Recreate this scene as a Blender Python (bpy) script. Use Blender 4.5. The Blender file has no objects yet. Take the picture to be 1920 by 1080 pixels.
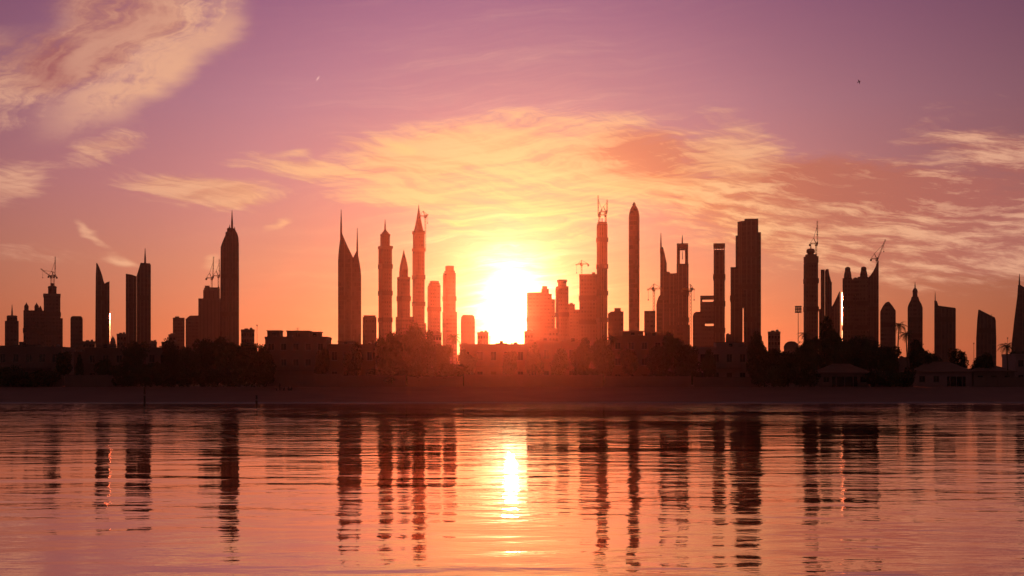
import bpy, bmesh, math, random
from mathutils import Vector, Matrix

random.seed(7)
sc = bpy.context.scene
COL = sc.collection
R = math.radians

# ------------------------------------------------------------------ camera
F = 2667.0            # focal length expressed in photograph pixels (50 mm on a 36 mm sensor)
CAMZ = 5.9            # eye height above the water
HOR = 706.0           # photograph row of the horizon
cam_d = bpy.data.cameras.new('camera')
cam_d.sensor_width = 36.0
cam_d.lens = 50.0
cam_d.shift_y = (HOR - 540.0) / 1920.0
cam_d.clip_start = 0.5
cam_d.clip_end = 40000.0
cam = bpy.data.objects.new('camera', cam_d)
cam.location = (0, 0, CAMZ)
cam.rotation_euler = (R(90), 0, 0)
COL.objects.link(cam)
sc.camera = cam

# ------------------------------------------------------------------ exposure
sc.view_settings.view_transform = 'Standard'
sc.view_settings.look = 'None'
sc.view_settings.exposure = 0.0
sc.view_settings.gamma = 1.0
sc.view_settings.use_curve_mapping = False
sc.cycles.max_bounces = 6
sc.cycles.glossy_bounces = 4
sc.cycles.diffuse_bounces = 3
sc.cycles.volume_bounces = 0
sc.cycles.sample_clamp_indirect = 8.0
sc.cycles.use_denoising = True

# ------------------------------------------------------------------ sun direction
SUN_AZ = math.atan((958 - 960) / F)
SUN_EL = math.atan((HOR - 578) / F)
S = Vector((math.sin(SUN_AZ) * math.cos(SUN_EL), math.cos(SUN_AZ) * math.cos(SUN_EL), math.sin(SUN_EL)))

# ------------------------------------------------------------------ world
world = bpy.data.worlds.new('World')
sc.world = world
world.use_nodes = True
W = world.node_tree
W.nodes.clear()


class G:
    """small helper that writes node graphs"""
    def __init__(s, tree):
        s.t = tree

    def node(s, kind, **kw):
        n = s.t.nodes.new(kind)
        for k, v in kw.items():
            setattr(n, k, v)
        return n

    def put(s, sock, v):
        if isinstance(v, bpy.types.NodeSocket):
            s.t.links.new(v, sock)
        else:
            sock.default_value = v

    def m(s, op, a, b=None, c=None, clamp=False):
        n = s.node('ShaderNodeMath', operation=op, use_clamp=clamp)
        s.put(n.inputs[0], a)
        if b is not None:
            s.put(n.inputs[1], b)
        if c is not None:
            s.put(n.inputs[2], c)
        return n.outputs[0]

    def v(s, op, a, b=None, scale=None):
        n = s.node('ShaderNodeVectorMath', operation=op)
        s.put(n.inputs[0], a)
        if b is not None:
            s.put(n.inputs[1], b)
        if scale is not None:
            s.put(n.inputs['Scale'], scale)
        return n.outputs['Value'] if op in ('DOT_PRODUCT', 'LENGTH', 'DISTANCE') else n.outputs[0]

    def rng(s, x, a, b, c=0.0, d=1.0, smooth=True):
        n = s.node('ShaderNodeMapRange', interpolation_type='SMOOTHSTEP' if smooth else 'LINEAR')
        n.clamp = True
        for i, q in enumerate((x, a, b, c, d)):
            s.put(n.inputs[i], q)
        return n.outputs[0]

    def ramp(s, x, stops):
        n = s.node('ShaderNodeValToRGB')
        e = n.color_ramp.elements
        while len(e) < len(stops):
            e.new(0.5)
        for k, (p, c) in enumerate(stops):
            e[k].position = p
            e[k].color = (c[0], c[1], c[2], 1)
        s.put(n.inputs[0], x)
        return n.outputs[0]

    def noise(s, vec, scale, detail=4, rough=0.55, dist=0.0):
        n = s.node('ShaderNodeTexNoise')
        n.inputs['Scale'].default_value = scale
        n.inputs['Detail'].default_value = detail
        n.inputs['Roughness'].default_value = rough
        n.inputs['Distortion'].default_value = dist
        s.put(n.inputs['Vector'], vec)
        return n

    def mix(s, f, a, b, blend='MIX'):
        n = s.node('ShaderNodeMix', data_type='RGBA', blend_type=blend)
        s.put(n.inputs[0], f)
        s.put(n.inputs[6], a if isinstance(a, bpy.types.NodeSocket) else (*a, 1))
        s.put(n.inputs[7], b if isinstance(b, bpy.types.NodeSocket) else (*b, 1))
        return n.outputs[2]

    def comb(s, x, y, z):
        n = s.node('ShaderNodeCombineXYZ')
        for i, q in enumerate((x, y, z)):
            s.put(n.inputs[i], q)
        return n.outputs[0]


g = G(W)
tc = g.node('ShaderNodeTexCoord').outputs['Generated']
dirn = g.v('NORMALIZE', tc)
sep = g.node('ShaderNodeSeparateXYZ')
W.links.new(dirn, sep.inputs[0])
dx, dy, dz = sep.outputs
X = g.m('MULTIPLY', g.m('ARCTAN2', dx, dy), F)
Y = g.m('MULTIPLY', g.m('ARCSINE', dz), F)
theta = g.m('MULTIPLY', g.m('ARCCOSINE', g.m('MINIMUM', g.v('DOT_PRODUCT', dirn, tuple(S)), 0.9999999)), 57.2958)
eldeg = g.m('MULTIPLY', Y, 57.2958 / F)

# clear sky: colour by height, brightness by angle from the sun
base = g.ramp(g.m('DIVIDE', g.m('MAXIMUM', eldeg, 0.0), 60.0), [
    (0.000, (0.58, 0.118, 0.050)),
    (0.035, (0.58, 0.150, 0.078)),
    (0.075, (0.53, 0.180, 0.130)),
    (0.125, (0.47, 0.170, 0.195)),
    (0.180, (0.39, 0.155, 0.230)),
    (0.250, (0.29, 0.100, 0.215)),
    (0.450, (0.125, 0.040, 0.095)),
    (1.000, (0.045, 0.014, 0.034))])
fall = g.ramp(g.m('DIVIDE', theta, 180.0), [
    (0.00, (1.12, 1.12, 1.12)),
    (0.065, (1.10, 1.10, 1.10)),
    (0.082, (0.96, 0.96, 0.96)),
    (0.10, (0.85, 0.85, 0.85)),
    (0.13, (0.64, 0.64, 0.64)),
    (0.22, (0.34, 0.34, 0.34)),
    (0.40, (0.12, 0.12, 0.12)),
    (1.00, (0.050, 0.050, 0.050))])
sky = g.mix(1.0, base, fall, 'MULTIPLY')
sky = g.v('SCALE', sky, scale=g.rng(X, -300.0, 1000.0, 1.04, 0.80))
# clouds: streaks leaning with the high cirrus
aniso = g.v('MULTIPLY', dirn, (1.0, 1.0, 3.2))
wn = g.noise(aniso, 9.0, 4, 0.55).outputs['Color']
warp = g.v('MULTIPLY', g.v('SUBTRACT', wn, (0.5, 0.5, 0.5)), (170.0, 75.0, 0.0))
P0 = g.comb(X, Y, 0.0)
P = g.v('ADD', P0, warp)


def slanted(rot, sx, sy, wk, detail, rough):
    mp = g.node('ShaderNodeMapping')
    mp.inputs['Rotation'].default_value = (0, 0, R(rot))
    a_ = g.v('ADD', P0, g.v('SCALE', warp, scale=wk))
    W.links.new(a_, mp.inputs[0])
    sc_ = g.v('MULTIPLY', mp.outputs[0], (1.0 / sx, 1.0 / sy, 1.0))
    return g.noise(sc_, 1.0, detail, rough).outputs[0]


streak = slanted(4, 330.0, 62.0, 1.0, 8, 0.66)
ripple = slanted(9, 120.0, 20.0, 0.8, 8, 0.68)
plume = slanted(-46, 330.0, 60.0, 1.2, 9, 0.70)
puff = g.noise(aniso, 34.0, 8, 0.66).outputs[0]
fila = slanted(-7, 420.0, 17.0, 1.0, 8, 0.68)
filb = slanted(16, 300.0, 15.0, 1.2, 8, 0.68)


# aureole round the sun, drawn out upwards and broken by the thin cloud in front of it
def expo(k, amp, th):
    return g.m('MULTIPLY', g.m('POWER', 2.71828, g.m('DIVIDE', th, -k)), amp)
ox = g.m('MULTIPLY', g.m('SUBTRACT', X, SUN_AZ * F), 1.22)
oy = g.m('MULTIPLY', g.m('SUBTRACT', Y, SUN_EL * F), 0.80)
th2 = g.m('MULTIPLY', g.m('SQRT', g.m('MULTIPLY_ADD', ox, ox, g.m('MULTIPLY', oy, oy))), 57.2958 / F)
th2 = g.m('MULTIPLY', th2, g.m('MULTIPLY_ADD', g.m('SUBTRACT', g.m('MULTIPLY_ADD', fila, 0.6, g.m('MULTIPLY', streak, 0.4)), 0.5), -2.6, 1.0))
ga = expo(0.50, 15.0, th2)
gb = expo(2.2, 1.5, th2)
gc = expo(5.0, 0.52, theta)
glow = g.v('ADD', g.v('SCALE', (1.0, 0.78, 0.42), scale=ga),
           g.v('ADD', g.v('SCALE', (1.0, 0.68, 0.22), scale=gb), g.v('SCALE', (1.0, 0.56, 0.17), scale=gc)))

def ell(px, py, rx, ry, rot=0.0, src=None):
    """distance in an ellipse set in azimuth and elevation: 0 in the middle, 1 on its rim"""
    mp = g.node('ShaderNodeMapping', vector_type='TEXTURE')
    cx = math.atan((px - 960) / F)
    cy = math.atan((HOR - py) / F * math.cos(cx))
    mp.inputs['Location'].default_value = (cx * F, cy * F, 0)
    mp.inputs['Rotation'].default_value = (0, 0, R(rot))
    mp.inputs['Scale'].default_value = (rx, ry, 1)
    W.links.new(src or P, mp.inputs[0])
    return g.v('LENGTH', mp.outputs[0])


def mask(px, py, rx, ry, rot=0.0, w=1.0, soft=0.15, src=None):
    return g.rng(ell(px, py, rx, ry, rot, src), 1.0, soft, 0.0, w)


def total(lst):
    a = lst[0]
    for b in lst[1:]:
        a = g.m('ADD', a, b)
    return a


# bodies of cloud
bigr = ell(150, 40, 335, 198, 24)
big = total([
    g.rng(bigr, 1.05, 0.35, 0.0, 1.25),
    mask(335, 110, 190, 65, 55, 0.45),
])
# sunlit crescent along the lower right rim of the big cloud
cres = g.m('MULTIPLY', g.m('MULTIPLY', g.rng(bigr, 0.42, 0.66), g.rng(bigr, 1.02, 0.80)), mask(285, 165, 330, 150, 38, 1.0, 0.2))
cir = total([
    mask(20, 335, 100, 70, 0, 1.2),
    mask(190, 288, 110, 46, 6, 0.9),
    mask(385, 362, 200, 50, -4, 1.5),
    mask(585, 322, 190, 40, -8, 0.8),
    mask(60, 480, 190, 26, 3, 0.45),
])
arch = total([
    mask(965, 335, 430, 140, 0, 1.0, 0.35),
    mask(760, 290, 190, 62, 10, 0.65),
    mask(720, 372, 150, 40, 4, 0.4),
    mask(1400, 285, 125, 85, -25, 1.15),
    mask(1235, 292, 190, 90, -6, 0.9),
    mask(860, 262, 300, 60, 6, 0.5),
])
field = total([
    mask(1660, 415, 580, 150, -8, 1.25, 0.35),
    mask(1580, 335, 300, 80, -8, 0.7),
    mask(1880, 285, 220, 66, -12, 1.1),
    mask(1850, 200, 130, 24, -2, 0.3),
    mask(1230, 350, 260, 50, 0, 0.5),
    mask(980, 445, 230, 60, 0, 0.5),
])
# high cloud going on all round the sky outside the photograph
away = g.m('MULTIPLY', g.m('MAXIMUM', g.rng(g.m('ABSOLUTE', X), 950.0, 1600.0), g.rng(Y, 720.0, 1100.0)),
           g.rng(g.noise(aniso, 3.4, 4, 0.55).outputs[0], 0.44, 0.66))

def dens(body, tex, k, lo, hi):
    return g.rng(g.m('MULTIPLY_ADD', g.m('SUBTRACT', tex, 0.5), k, body), lo, hi)
texA = g.m('MULTIPLY_ADD', puff, 0.35, g.m('MULTIPLY', plume, 0.65))
texD = g.m('MULTIPLY_ADD', filb, 0.35, g.m('MULTIPLY_ADD', puff, 0.25, g.m('MULTIPLY', streak, 0.40)))
texB = g.m('MULTIPLY_ADD', filb, 0.30, g.m('MULTIPLY_ADD', fila, 0.35, g.m('MULTIPLY', streak, 0.35)))
texC = g.m('MULTIPLY_ADD', ripple, 0.45, g.m('MULTIPLY_ADD', fila, 0.30, g.m('MULTIPLY', streak, 0.25)))
dA = g.m('MULTIPLY', dens(big, texA, 4.6, 0.10, 1.35), g.rng(big, 0.0, 0.25))
dA = g.m('MULTIPLY', dA, g.rng(ell(-10, -10, 130, 95, 0), 0.5, 1.1))
dA = g.m('MAXIMUM', dA, g.m('MULTIPLY', cres, g.rng(texA, 0.30, 0.50)))
dD = g.m('MULTIPLY', dens(cir, texD, 5.0, 0.15, 1.25), g.rng(cir, 0.0, 0.25))
dB = g.m('MULTIPLY', dens(arch, texB, 5.0, 0.05, 1.3), g.rng(arch, 0.0, 0.25))
dC = g.m('MULTIPLY', dens(field, texC, 4.2, 0.15, 1.25), g.rng(field, 0.0, 0.25))
# small separate wisps
wisps = total([
    mask(738, 270, 46, 17, -12, 1.0), mask(545, 292, 44, 12, 4, 0.7),
    mask(165, 445, 34, 11, -48, 0.9), mask(215, 487, 52, 12, -12, 0.9), mask(520, 425, 34, 10, 30, 0.6),
    mask(395, 500, 30, 12, 25, 0.6), mask(880, 425, 60, 10, -6, 0.9), mask(1010, 405, 90, 10, 4, 0.7)])
wz = g.m('MULTIPLY', wisps, g.rng(texD, 0.36, 0.55))
trail = mask(596, 147, 7.5, 2.6, 55, 0.75, 0.0, P0)

lit = g.ramp(g.m('DIVIDE', theta, 40.0), [
    (0.00, (1.60, 1.05, 0.36)),
    (0.10, (1.25, 0.76, 0.27)),
    (0.19, (1.02, 0.58, 0.25)),
    (0.30, (0.88, 0.46, 0.25)),
    (0.45, (0.82, 0.42, 0.27)),
    (0.60, (0.68, 0.34, 0.24)),
    (1.00, (0.25, 0.12, 0.11))])
dark = g.ramp(g.m('DIVIDE', theta, 40.0), [
    (0.00, (1.10, 0.60, 0.20)),
    (0.10, (0.95, 0.45, 0.15)),
    (0.20, (0.66, 0.20, 0.095)),
    (0.33, (0.46, 0.130, 0.095)),
    (0.48, (0.40, 0.120, 0.110)),
    (0.65, (0.34, 0.115, 0.105)),
    (1.00, (0.14, 0.055, 0.060))])
shade = total([mask(105, 148, 70, 85, 10, 0.5), mask(200, 150, 120, 60, 40, 0.25),
               mask(1245, 292, 160, 60, -6, 1.1), mask(1580, 330, 220, 70, -8, 0.85), mask(1880, 355, 180, 55, 0, 0.75),
               mask(1100, 300, 130, 40, 0, 0.35)])
shC = g.m('ADD', g.m('MULTIPLY', g.rng(ripple, 0.64, 0.40), 0.95), shade, clamp=True)
shB = g.m('MULTIPLY_ADD', g.rng(texB, 0.56, 0.40), 0.5, g.m('MULTIPLY', shade, g.rng(texB, 0.66, 0.44)), clamp=True)
shA = g.m('SUBTRACT', g.m('ADD', g.m('MULTIPLY_ADD', g.rng(texA, 0.60, 0.40), 0.45, g.rng(bigr, 0.75, 0.2, 0.0, 0.35)), shade), g.m('MULTIPLY', cres, 0.9), clamp=True)
sky = g.v('ADD', sky, glow)
sky = g.mix(g.m('MULTIPLY', away, 0.7), sky, g.mix(0.4, lit, dark))
sky = g.mix(g.m('MULTIPLY', dC, 0.92), sky, g.mix(shC, lit, dark))
sky = g.mix(g.m('MULTIPLY', dB, 0.78), sky, g.mix(shB, lit, dark))
sky = g.mix(g.m('MULTIPLY', dD, 0.80), sky, g.mix(shB, lit, dark))
sky = g.mix(g.m('MULTIPLY', dA, 0.88), sky, g.mix(shA, lit, dark))
sky = g.mix(wz, sky, lit)
sky = g.mix(trail, sky, (0.9, 0.55, 0.5))
core = g.v('SCALE', (1.0, 0.80, 0.45), scale=ga)
sky = g.v('ADD', sky, g.v('SCALE', core, scale=0.6))
# below the horizon
sky = g.mix(g.rng(eldeg, -0.2, -2.0), sky, (0.06, 0.020, 0.018))

nis = g.node('ShaderNodeTexSky', sky_type='NISHITA')
nis.sun_disc = False
nis.sun_elevation = SUN_EL
nis.sun_rotation = SUN_AZ
nis.air_density = 1.0
nis.dust_density = 2.0
nis.ozone_density = 1.0
bg1 = g.node('ShaderNodeBackground')
W.links.new(nis.outputs[0], bg1.inputs[0])
bg1.inputs[1].default_value = 0.004
bg2 = g.node('ShaderNodeBackground')
W.links.new(sky, bg2.inputs[0])
bg2.inputs[1].default_value = 0.95
addw = g.node('ShaderNodeAddShader')
W.links.new(bg1.outputs[0], addw.inputs[0])
W.links.new(bg2.outputs[0], addw.inputs[1])
wo = g.node('ShaderNodeOutputWorld')
W.links.new(addw.outputs[0], wo.inputs[0])

# ------------------------------------------------------------------ sun lamp
sd = bpy.data.lights.new('sun', 'SUN')
sd.energy = 2.0
sd.angle = R(0.53)
sd.color = (1.0, 0.115, 0.036)
sun = bpy.data.objects.new('sun', sd)
sun.rotation_euler = S.to_track_quat('Z', 'Y').to_euler()
sun.location = (0, 300, 600)
COL.objects.link(sun)

HAZE_DENSITY = 3.3e-5
HAZE_G = 0.94

# ------------------------------------------------------------------ materials
MATS = {}


def mat(name, color, rough=0.8, var=0.12, scale=0.4, spec=0.3, metal=0.0, bump=0.0):
    m = bpy.data.materials.new(name)
    m.use_nodes = True
    q = G(m.node_tree)
    b = m.node_tree.nodes['Principled BSDF']
    co = q.node('ShaderNodeTexCoord').outputs['Object']
    n = q.noise(co, scale, 5, 0.6)
    c = q.mix(n.outputs[0], tuple(max(0, k * (1 - var * 2)) for k in color), tuple(min(1, k * (1 + var * 2)) for k in color))
    q.put(b.inputs['Base Color'], c)
    b.inputs['Roughness'].default_value = rough
    b.inputs['Metallic'].default_value = metal
    b.inputs['Specular IOR Level'].default_value = spec
    if bump:
        bn = q.node('ShaderNodeBump')
        bn.inputs['Distance'].default_value = bump
        q.put(bn.inputs['Height'], n.outputs[0])
        q.put(b.inputs['Normal'], bn.outputs[0])
    MATS[name] = m
    return m


def facade(name, glass, frame, storey=3.8, bay=3.0, share=0.62):
    """curtain wall: storeys and bays as fine pattern on the built volumes"""
    m = bpy.data.materials.new(name)
    m.use_nodes = True
    q = G(m.node_tree)
    b = m.node_tree.nodes['Principled BSDF']
    co = q.node('ShaderNodeTexCoord').outputs['Object']
    s = q.node('ShaderNodeSeparateXYZ')
    q.put(s.inputs[0], co)
    fz = q.m('FRACT', q.m('DIVIDE', q.m('ADD', s.outputs[2], 500.0), storey))
    fx = q.m('FRACT', q.m('DIVIDE', q.m('ADD', q.m('ADD', s.outputs[0], s.outputs[1]), 500.0), bay))
    win = q.m('MULTIPLY', q.m('LESS_THAN', fz, share), q.m('LESS_THAN', fx, 0.86))
    cell = q.v('FLOOR', q.comb(q.m('DIVIDE', q.m('ADD', s.outputs[0], s.outputs[1]), bay), q.m('DIVIDE', s.outputs[2], storey), 0.0))
    wn_ = q.node('ShaderNodeTexWhiteNoise', noise_dimensions='2D')
    q.put(wn_.inputs[0], cell)
    gl = q.mix(wn_.outputs[0], tuple(k * 0.6 for k in glass), tuple(k * 1.4 for k in glass))
    big = q.noise(co, 0.03, 3).outputs[0]
    fr = q.mix(big, tuple(k * 0.8 for k in frame), tuple(k * 1.2 for k in frame))
    q.put(b.inputs['Base Color'], q.mix(win, fr, gl))
    q.put(b.inputs['Roughness'], q.m('MULTIPLY_ADD', win, -0.15, 0.60))
    b.inputs['Specular IOR Level'].default_value = 0.35
    bn = q.node('ShaderNodeBump')
    bn.inputs['Distance'].default_value = 0.03
    q.put(bn.inputs['Height'], q.m('SUBTRACT', 1.0, win))
    q.put(b.inputs['Normal'], bn.outputs[0])
    MATS[name] = m
    return m


facade('glass_dark', (0.060, 0.045, 0.050), (0.085, 0.062, 0.062))
facade('glass_blue', (0.075, 0.055, 0.062), (0.10, 0.072, 0.074), 4.0, 1.8, 0.75)
facade('stone_grid', (0.080, 0.055, 0.055), (0.135, 0.092, 0.088), 3.5, 3.6, 0.5)
facade('block_grid', (0.095, 0.066, 0.064), (0.155, 0.108, 0.100), 3.3, 3.2, 0.48)
mat('pier', (0.14, 0.10, 0.095), 0.6, 0.1, 0.05)
mat('band', (0.085, 0.062, 0.06), 0.6, 0.1, 0.05)
mat('metal', (0.20, 0.18, 0.17), 0.45, 0.1, 0.3, 0.5, 0.6)
mat('crane_steel', (0.30, 0.17, 0.05), 0.55, 0.15, 0.3)
mat('concrete', (0.19, 0.14, 0.125), 0.85, 0.12, 0.15)
mat('plaster_white', (0.36, 0.25, 0.24), 0.85, 0.08, 0.25, 0.2, 0, 0.01)
mat('plaster_sand', (0.25, 0.17, 0.145), 0.85, 0.1, 0.25, 0.2, 0, 0.01)
mat('plaster_ochre', (0.21, 0.135, 0.105), 0.85, 0.1, 0.25, 0.2, 0, 0.01)
mat('roof_tile', (0.24, 0.14, 0.115), 0.8, 0.15, 0.6, 0.2, 0, 0.03)
mat('frame_white', (0.26, 0.20, 0.18), 0.5, 0.05)
mat('pane', (0.02, 0.02, 0.022), 0.08, 0.1, 0.5, 0.5)
mat('wood', (0.12, 0.075, 0.045), 0.7, 0.2, 2.0)
mat('wet_wood', (0.06, 0.045, 0.035), 0.5, 0.2, 2.0)
mat('bark', (0.12, 0.085, 0.06), 0.9, 0.25, 3.0)
mat('leaf_dark', (0.045, 0.060, 0.025), 0.7, 0.35, 1.2, 0.2)
mat('leaf_mid', (0.060, 0.075, 0.030), 0.7, 0.35, 1.2, 0.2)
mat('leaf_palm', (0.055, 0.070, 0.030), 0.6, 0.3, 1.0, 0.25)
mat('cloth_dark', (0.05, 0.045, 0.05), 0.9)
mat('cloth_pale', (0.30, 0.26, 0.24), 0.9)
mat('skin', (0.28, 0.16, 0.11), 0.6)
mat('hair', (0.02, 0.015, 0.012), 0.7)
mat('feather', (0.05, 0.045, 0.045), 0.8)
# plain mirror glass for the angled glazed flanks that catch the sun
gm = mat('mirror_glass', (0.05, 0.05, 0.055), 0.10, 0.1, 0.35, 0.3, 0, 0.05)

# ------------------------------------------------------------------ mesh helpers


class MB:
    def __init__(s):
        s.v, s.f = [], []

    def add(s, vs, fs):
        o = len(s.v)
        s.v += [tuple(p) for p in vs]
        s.f += [tuple(i + o for i in f) for f in fs]
        return s

    def box(s, x0, x1, y0, y1, z0, z1):
        return s.add([(x0, y0, z0), (x1, y0, z0), (x1, y1, z0), (x0, y1, z0), (x0, y0, z1), (x1, y0, z1), (x1, y1, z1), (x0, y1, z1)],
                     [(0, 3, 2, 1), (4, 5, 6, 7), (0, 1, 5, 4), (1, 2, 6, 5), (2, 3, 7, 6), (3, 0, 4, 7)])

    def prism(s, poly, y0, y1):
        """outline in x,z pushed from y0 to y1"""
        a = sum(poly[i][0] * poly[(i + 1) % len(poly)][1] - poly[(i + 1) % len(poly)][0] * poly[i][1] for i in range(len(poly)))
        if a < 0:
            poly = poly[::-1]
        n = len(poly)
        vs = [(x, y0, z) for x, z in poly] + [(x, y1, z) for x, z in poly]
        fs = [tuple(range(n)), tuple(range(2 * n - 1, n - 1, -1))]
        fs += [(i, i + n, (i + 1) % n + n, (i + 1) % n) for i in range(n)]
        return s.add(vs, fs)

    def plan(s, poly, z0, z1):
        """outline in x,y pushed up"""
        a = sum(poly[i][0] * poly[(i + 1) % len(poly)][1] - poly[(i + 1) % len(poly)][0] * poly[i][1] for i in range(len(poly)))
        if a < 0:
            poly = poly[::-1]
        n = len(poly)
        vs = [(x, y, z0) for x, y in poly] + [(x, y, z1) for x, y in poly]
        fs = [tuple(range(n - 1, -1, -1)), tuple(range(n, 2 * n))]
        fs += [(i, (i + 1) % n, (i + 1) % n + n, i + n) for i in range(n)]
        return s.add(vs, fs)

    def lathe(s, cx, cy, prof, n=16, rot=0.0):
        vs, fs = [], []
        for r, z in prof:
            for k in range(n):
                a = rot + 2 * math.pi * k / n
                vs.append((cx + r * math.cos(a), cy + r * math.sin(a), z))
        for j in range(len(prof) - 1):
            for k in range(n):
                fs.append((j * n + k, j * n + (k + 1) % n, (j + 1) * n + (k + 1) % n, (j + 1) * n + k))
        fs.append(tuple(range(n - 1, -1, -1)))
        fs.append(tuple((len(prof) - 1) * n + k for k in range(n)))
        return s.add(vs, fs)

    def bar(s, a, b, r, r2=None, n=4):
        a, b = Vector(a), Vector(b)
        r2 = r if r2 is None else r2
        d = (b - a).normalized()
        u = d.orthogonal().normalized()
        w = d.cross(u)
        vs = []
        for p, q in ((a, r), (b, r2)):
            for k in range(n):
                t = 2 * math.pi * (k + 0.5) / n
                vs.append(p + (u * math.cos(t) + w * math.sin(t)) * q)
        fs = [(k, (k + 1) % n, n + (k + 1) % n, n + k) for k in range(n)]
        fs += [tuple(range(n - 1, -1, -1)), tuple(range(n, 2 * n))]
        return s.add(vs, fs)

    def mesh(s, name, material, smooth=False):
        me = bpy.data.meshes.new(name)
        me.from_pydata(s.v, [], s.f)
        me.materials.append(MATS[material] if isinstance(material, str) else material)
        if smooth:
            for p in me.polygons:
                p.use_smooth = True
        me.update()
        return me

    def obj(s, name, material, parent=None, smooth=False):
        return link(name, s.mesh(name, material, smooth), parent)


def link(name, data, parent=None):
    o = bpy.data.objects.new(name, data)
    COL.objects.link(o)
    o.parent = parent
    return o


def tag(o, label, cat, group=None):
    o['label'] = label
    o['category'] = cat
    if group:
        o['group'] = group
    return o


def struct(o):
    o['kind'] = 'structure'
    return o


def at(px, D):
    return (px - 960.0) / F * D


def height(py, D):
    return CAMZ + (HOR - py) / F * D


GZ = 3.2

# ------------------------------------------------------------------ water, beach and ground
wmat = bpy.data.materials.new('sea_water')
wmat.use_nodes = True
q = G(wmat.node_tree)
b = wmat.node_tree.nodes['Principled BSDF']
b.inputs['Base Color'].default_value = (0.030, 0.010, 0.010, 1)
b.inputs['Roughness'].default_value = 0.025
b.inputs['IOR'].default_value = 1.50
b.inputs['Specular IOR Level'].default_value = 0.5
co = q.node('ShaderNodeTexCoord').outputs['Object']


def waves(sx, sy, rot, detail, rough=0.5):
    mp = q.node('ShaderNodeMapping')
    mp.inputs['Rotation'].default_value = (0, 0, R(rot))
    mp.inputs['Scale'].default_value = (sx, sy, 1)
    q.put(mp.inputs[0], co)
    return q.noise(mp.outputs[0], 1.0, detail, rough, 0.3).outputs[0]


swell = waves(0.045, 0.11, 8, 2)
chop = waves(0.22, 0.42, -6, 3, 0.5)
rip = waves(1.3, 2.0, 10, 3, 0.6)
patch = q.rng(waves(0.012, 0.02, 15, 2), 0.36, 0.62, 0.35, 1.35)
sy_ = q.node('ShaderNodeSeparateXYZ')
q.put(sy_.inputs[0], co)
shoal = q.rng(sy_.outputs[1], 130.0, 305.0, 1.0, 2.7)
h = q.m('ADD', q.m('MULTIPLY', swell, 0.115), q.m('ADD', q.m('MULTIPLY', q.m('MULTIPLY', chop, q.m('MULTIPLY', patch, shoal)), 0.066), q.m('MULTIPLY', q.m('MULTIPLY', rip, patch), 0.0075)))
bn = q.node('ShaderNodeBump')
bn.inputs['Strength'].default_value = 1.0
bn.inputs['Distance'].default_value = 1.0
q.put(bn.inputs['Height'], h)
q.put(b.inputs['Normal'], bn.outputs[0])
# tinted gloss added to make the water's reflections brighter and more orange
warm_gloss = q.node('ShaderNodeBsdfGlossy')
warm_gloss.inputs['Color'].default_value = (0.90, 0.55, 0.42, 1)
warm_gloss.inputs['Roughness'].default_value = 0.025
q.put(warm_gloss.inputs['Normal'], bn.outputs[0])
mixw = q.node('ShaderNodeMixShader')
mixw.inputs[0].default_value = 0.50
wmat.node_tree.links.new(b.outputs[0], mixw.inputs[1])
wmat.node_tree.links.new(warm_gloss.outputs[0], mixw.inputs[2])
wmat.node_tree.links.new(mixw.outputs[0], wmat.node_tree.nodes['Material Output'].inputs['Surface'])

EX, EY0, EY1 = 5200.0, -600.0, 8000.0
mb = MB()
mb.add([(-EX, EY0, 0), (EX, EY0, 0), (EX, 420, 0), (-EX, 420, 0)], [(0, 1, 2, 3)])
water = struct(mb.obj('water', wmat))

smat = bpy.data.materials.new('beach_sand')
smat.use_nodes = True
q = G(smat.node_tree)
b = smat.node_tree.nodes['Principled BSDF']
co = q.node('ShaderNodeTexCoord').outputs['Object']
ss = q.node('ShaderNodeSeparateXYZ')
q.put(ss.inputs[0], co)
n1 = q.noise(co, 0.08, 5, 0.6).outputs[0]
n2 = q.noise(co, 1.3, 4, 0.6).outputs[0]
wet = q.rng(q.m('MULTIPLY_ADD', n1, 0.35, ss.outputs[2]), 0.55, 0.25)
sand = q.mix(n1, (0.14, 0.070, 0.055), (0.27, 0.140, 0.110))
q.put(b.inputs['Base Color'], q.mix(wet, sand, (0.085, 0.055, 0.045)))
q.put(b.inputs['Roughness'], q.m('MULTIPLY_ADD', wet, -0.40, 0.95))
b.inputs['Specular IOR Level'].default_value = 0.25
bn = q.node('ShaderNodeBump')
bn.inputs['Distance'].default_value = 0.10
q.put(bn.inputs['Height'], q.m('ADD', n2, n1))
q.put(b.inputs['Normal'], bn.outputs[0])
prof = [(255, -1.6), (300, -0.45), (312, -0.04), (318, 0.16), (330, 0.75), (343, 1.30), (352, 1.72), (360, 2.05), (367, 2.30), (372, 2.75), (378, 3.02), (392, GZ)]
mb = MB()
xs = []
x = -EX
while x < EX:
    xs.append(x)
    x += 6.0 if abs(x) < 260 else 160.0
xs.append(EX)
rb = random.Random(3)
vs, fs = [], []
for j, (yy, zz) in enumerate(prof):
    for i, xx in enumerate(xs):
        wob = 1.6 * math.sin(xx * 0.021 + 0.7) + 0.9 * math.sin(xx * 0.057 + j * 0.4) + 0.5 * math.sin(xx * 0.13 + j)
        edge = 0 if j in (0, len(prof) - 1) else 1
        lump = edge * (0.05 * math.sin(xx * 0.31 + j * 2.1) + rb.uniform(-0.03, 0.03))
        vs.append((xx, yy + wob * edge, zz + lump * (1 if j > 3 else 0.3)))
for j in range(len(prof) - 1):
    for i in range(len(xs) - 1):
        a = j * len(xs) + i
        fs.append((a, a + 1, a + len(xs) + 1, a + len(xs)))
mb.add(vs, fs)
struct(mb.obj('beach', smat, None, True))

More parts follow.
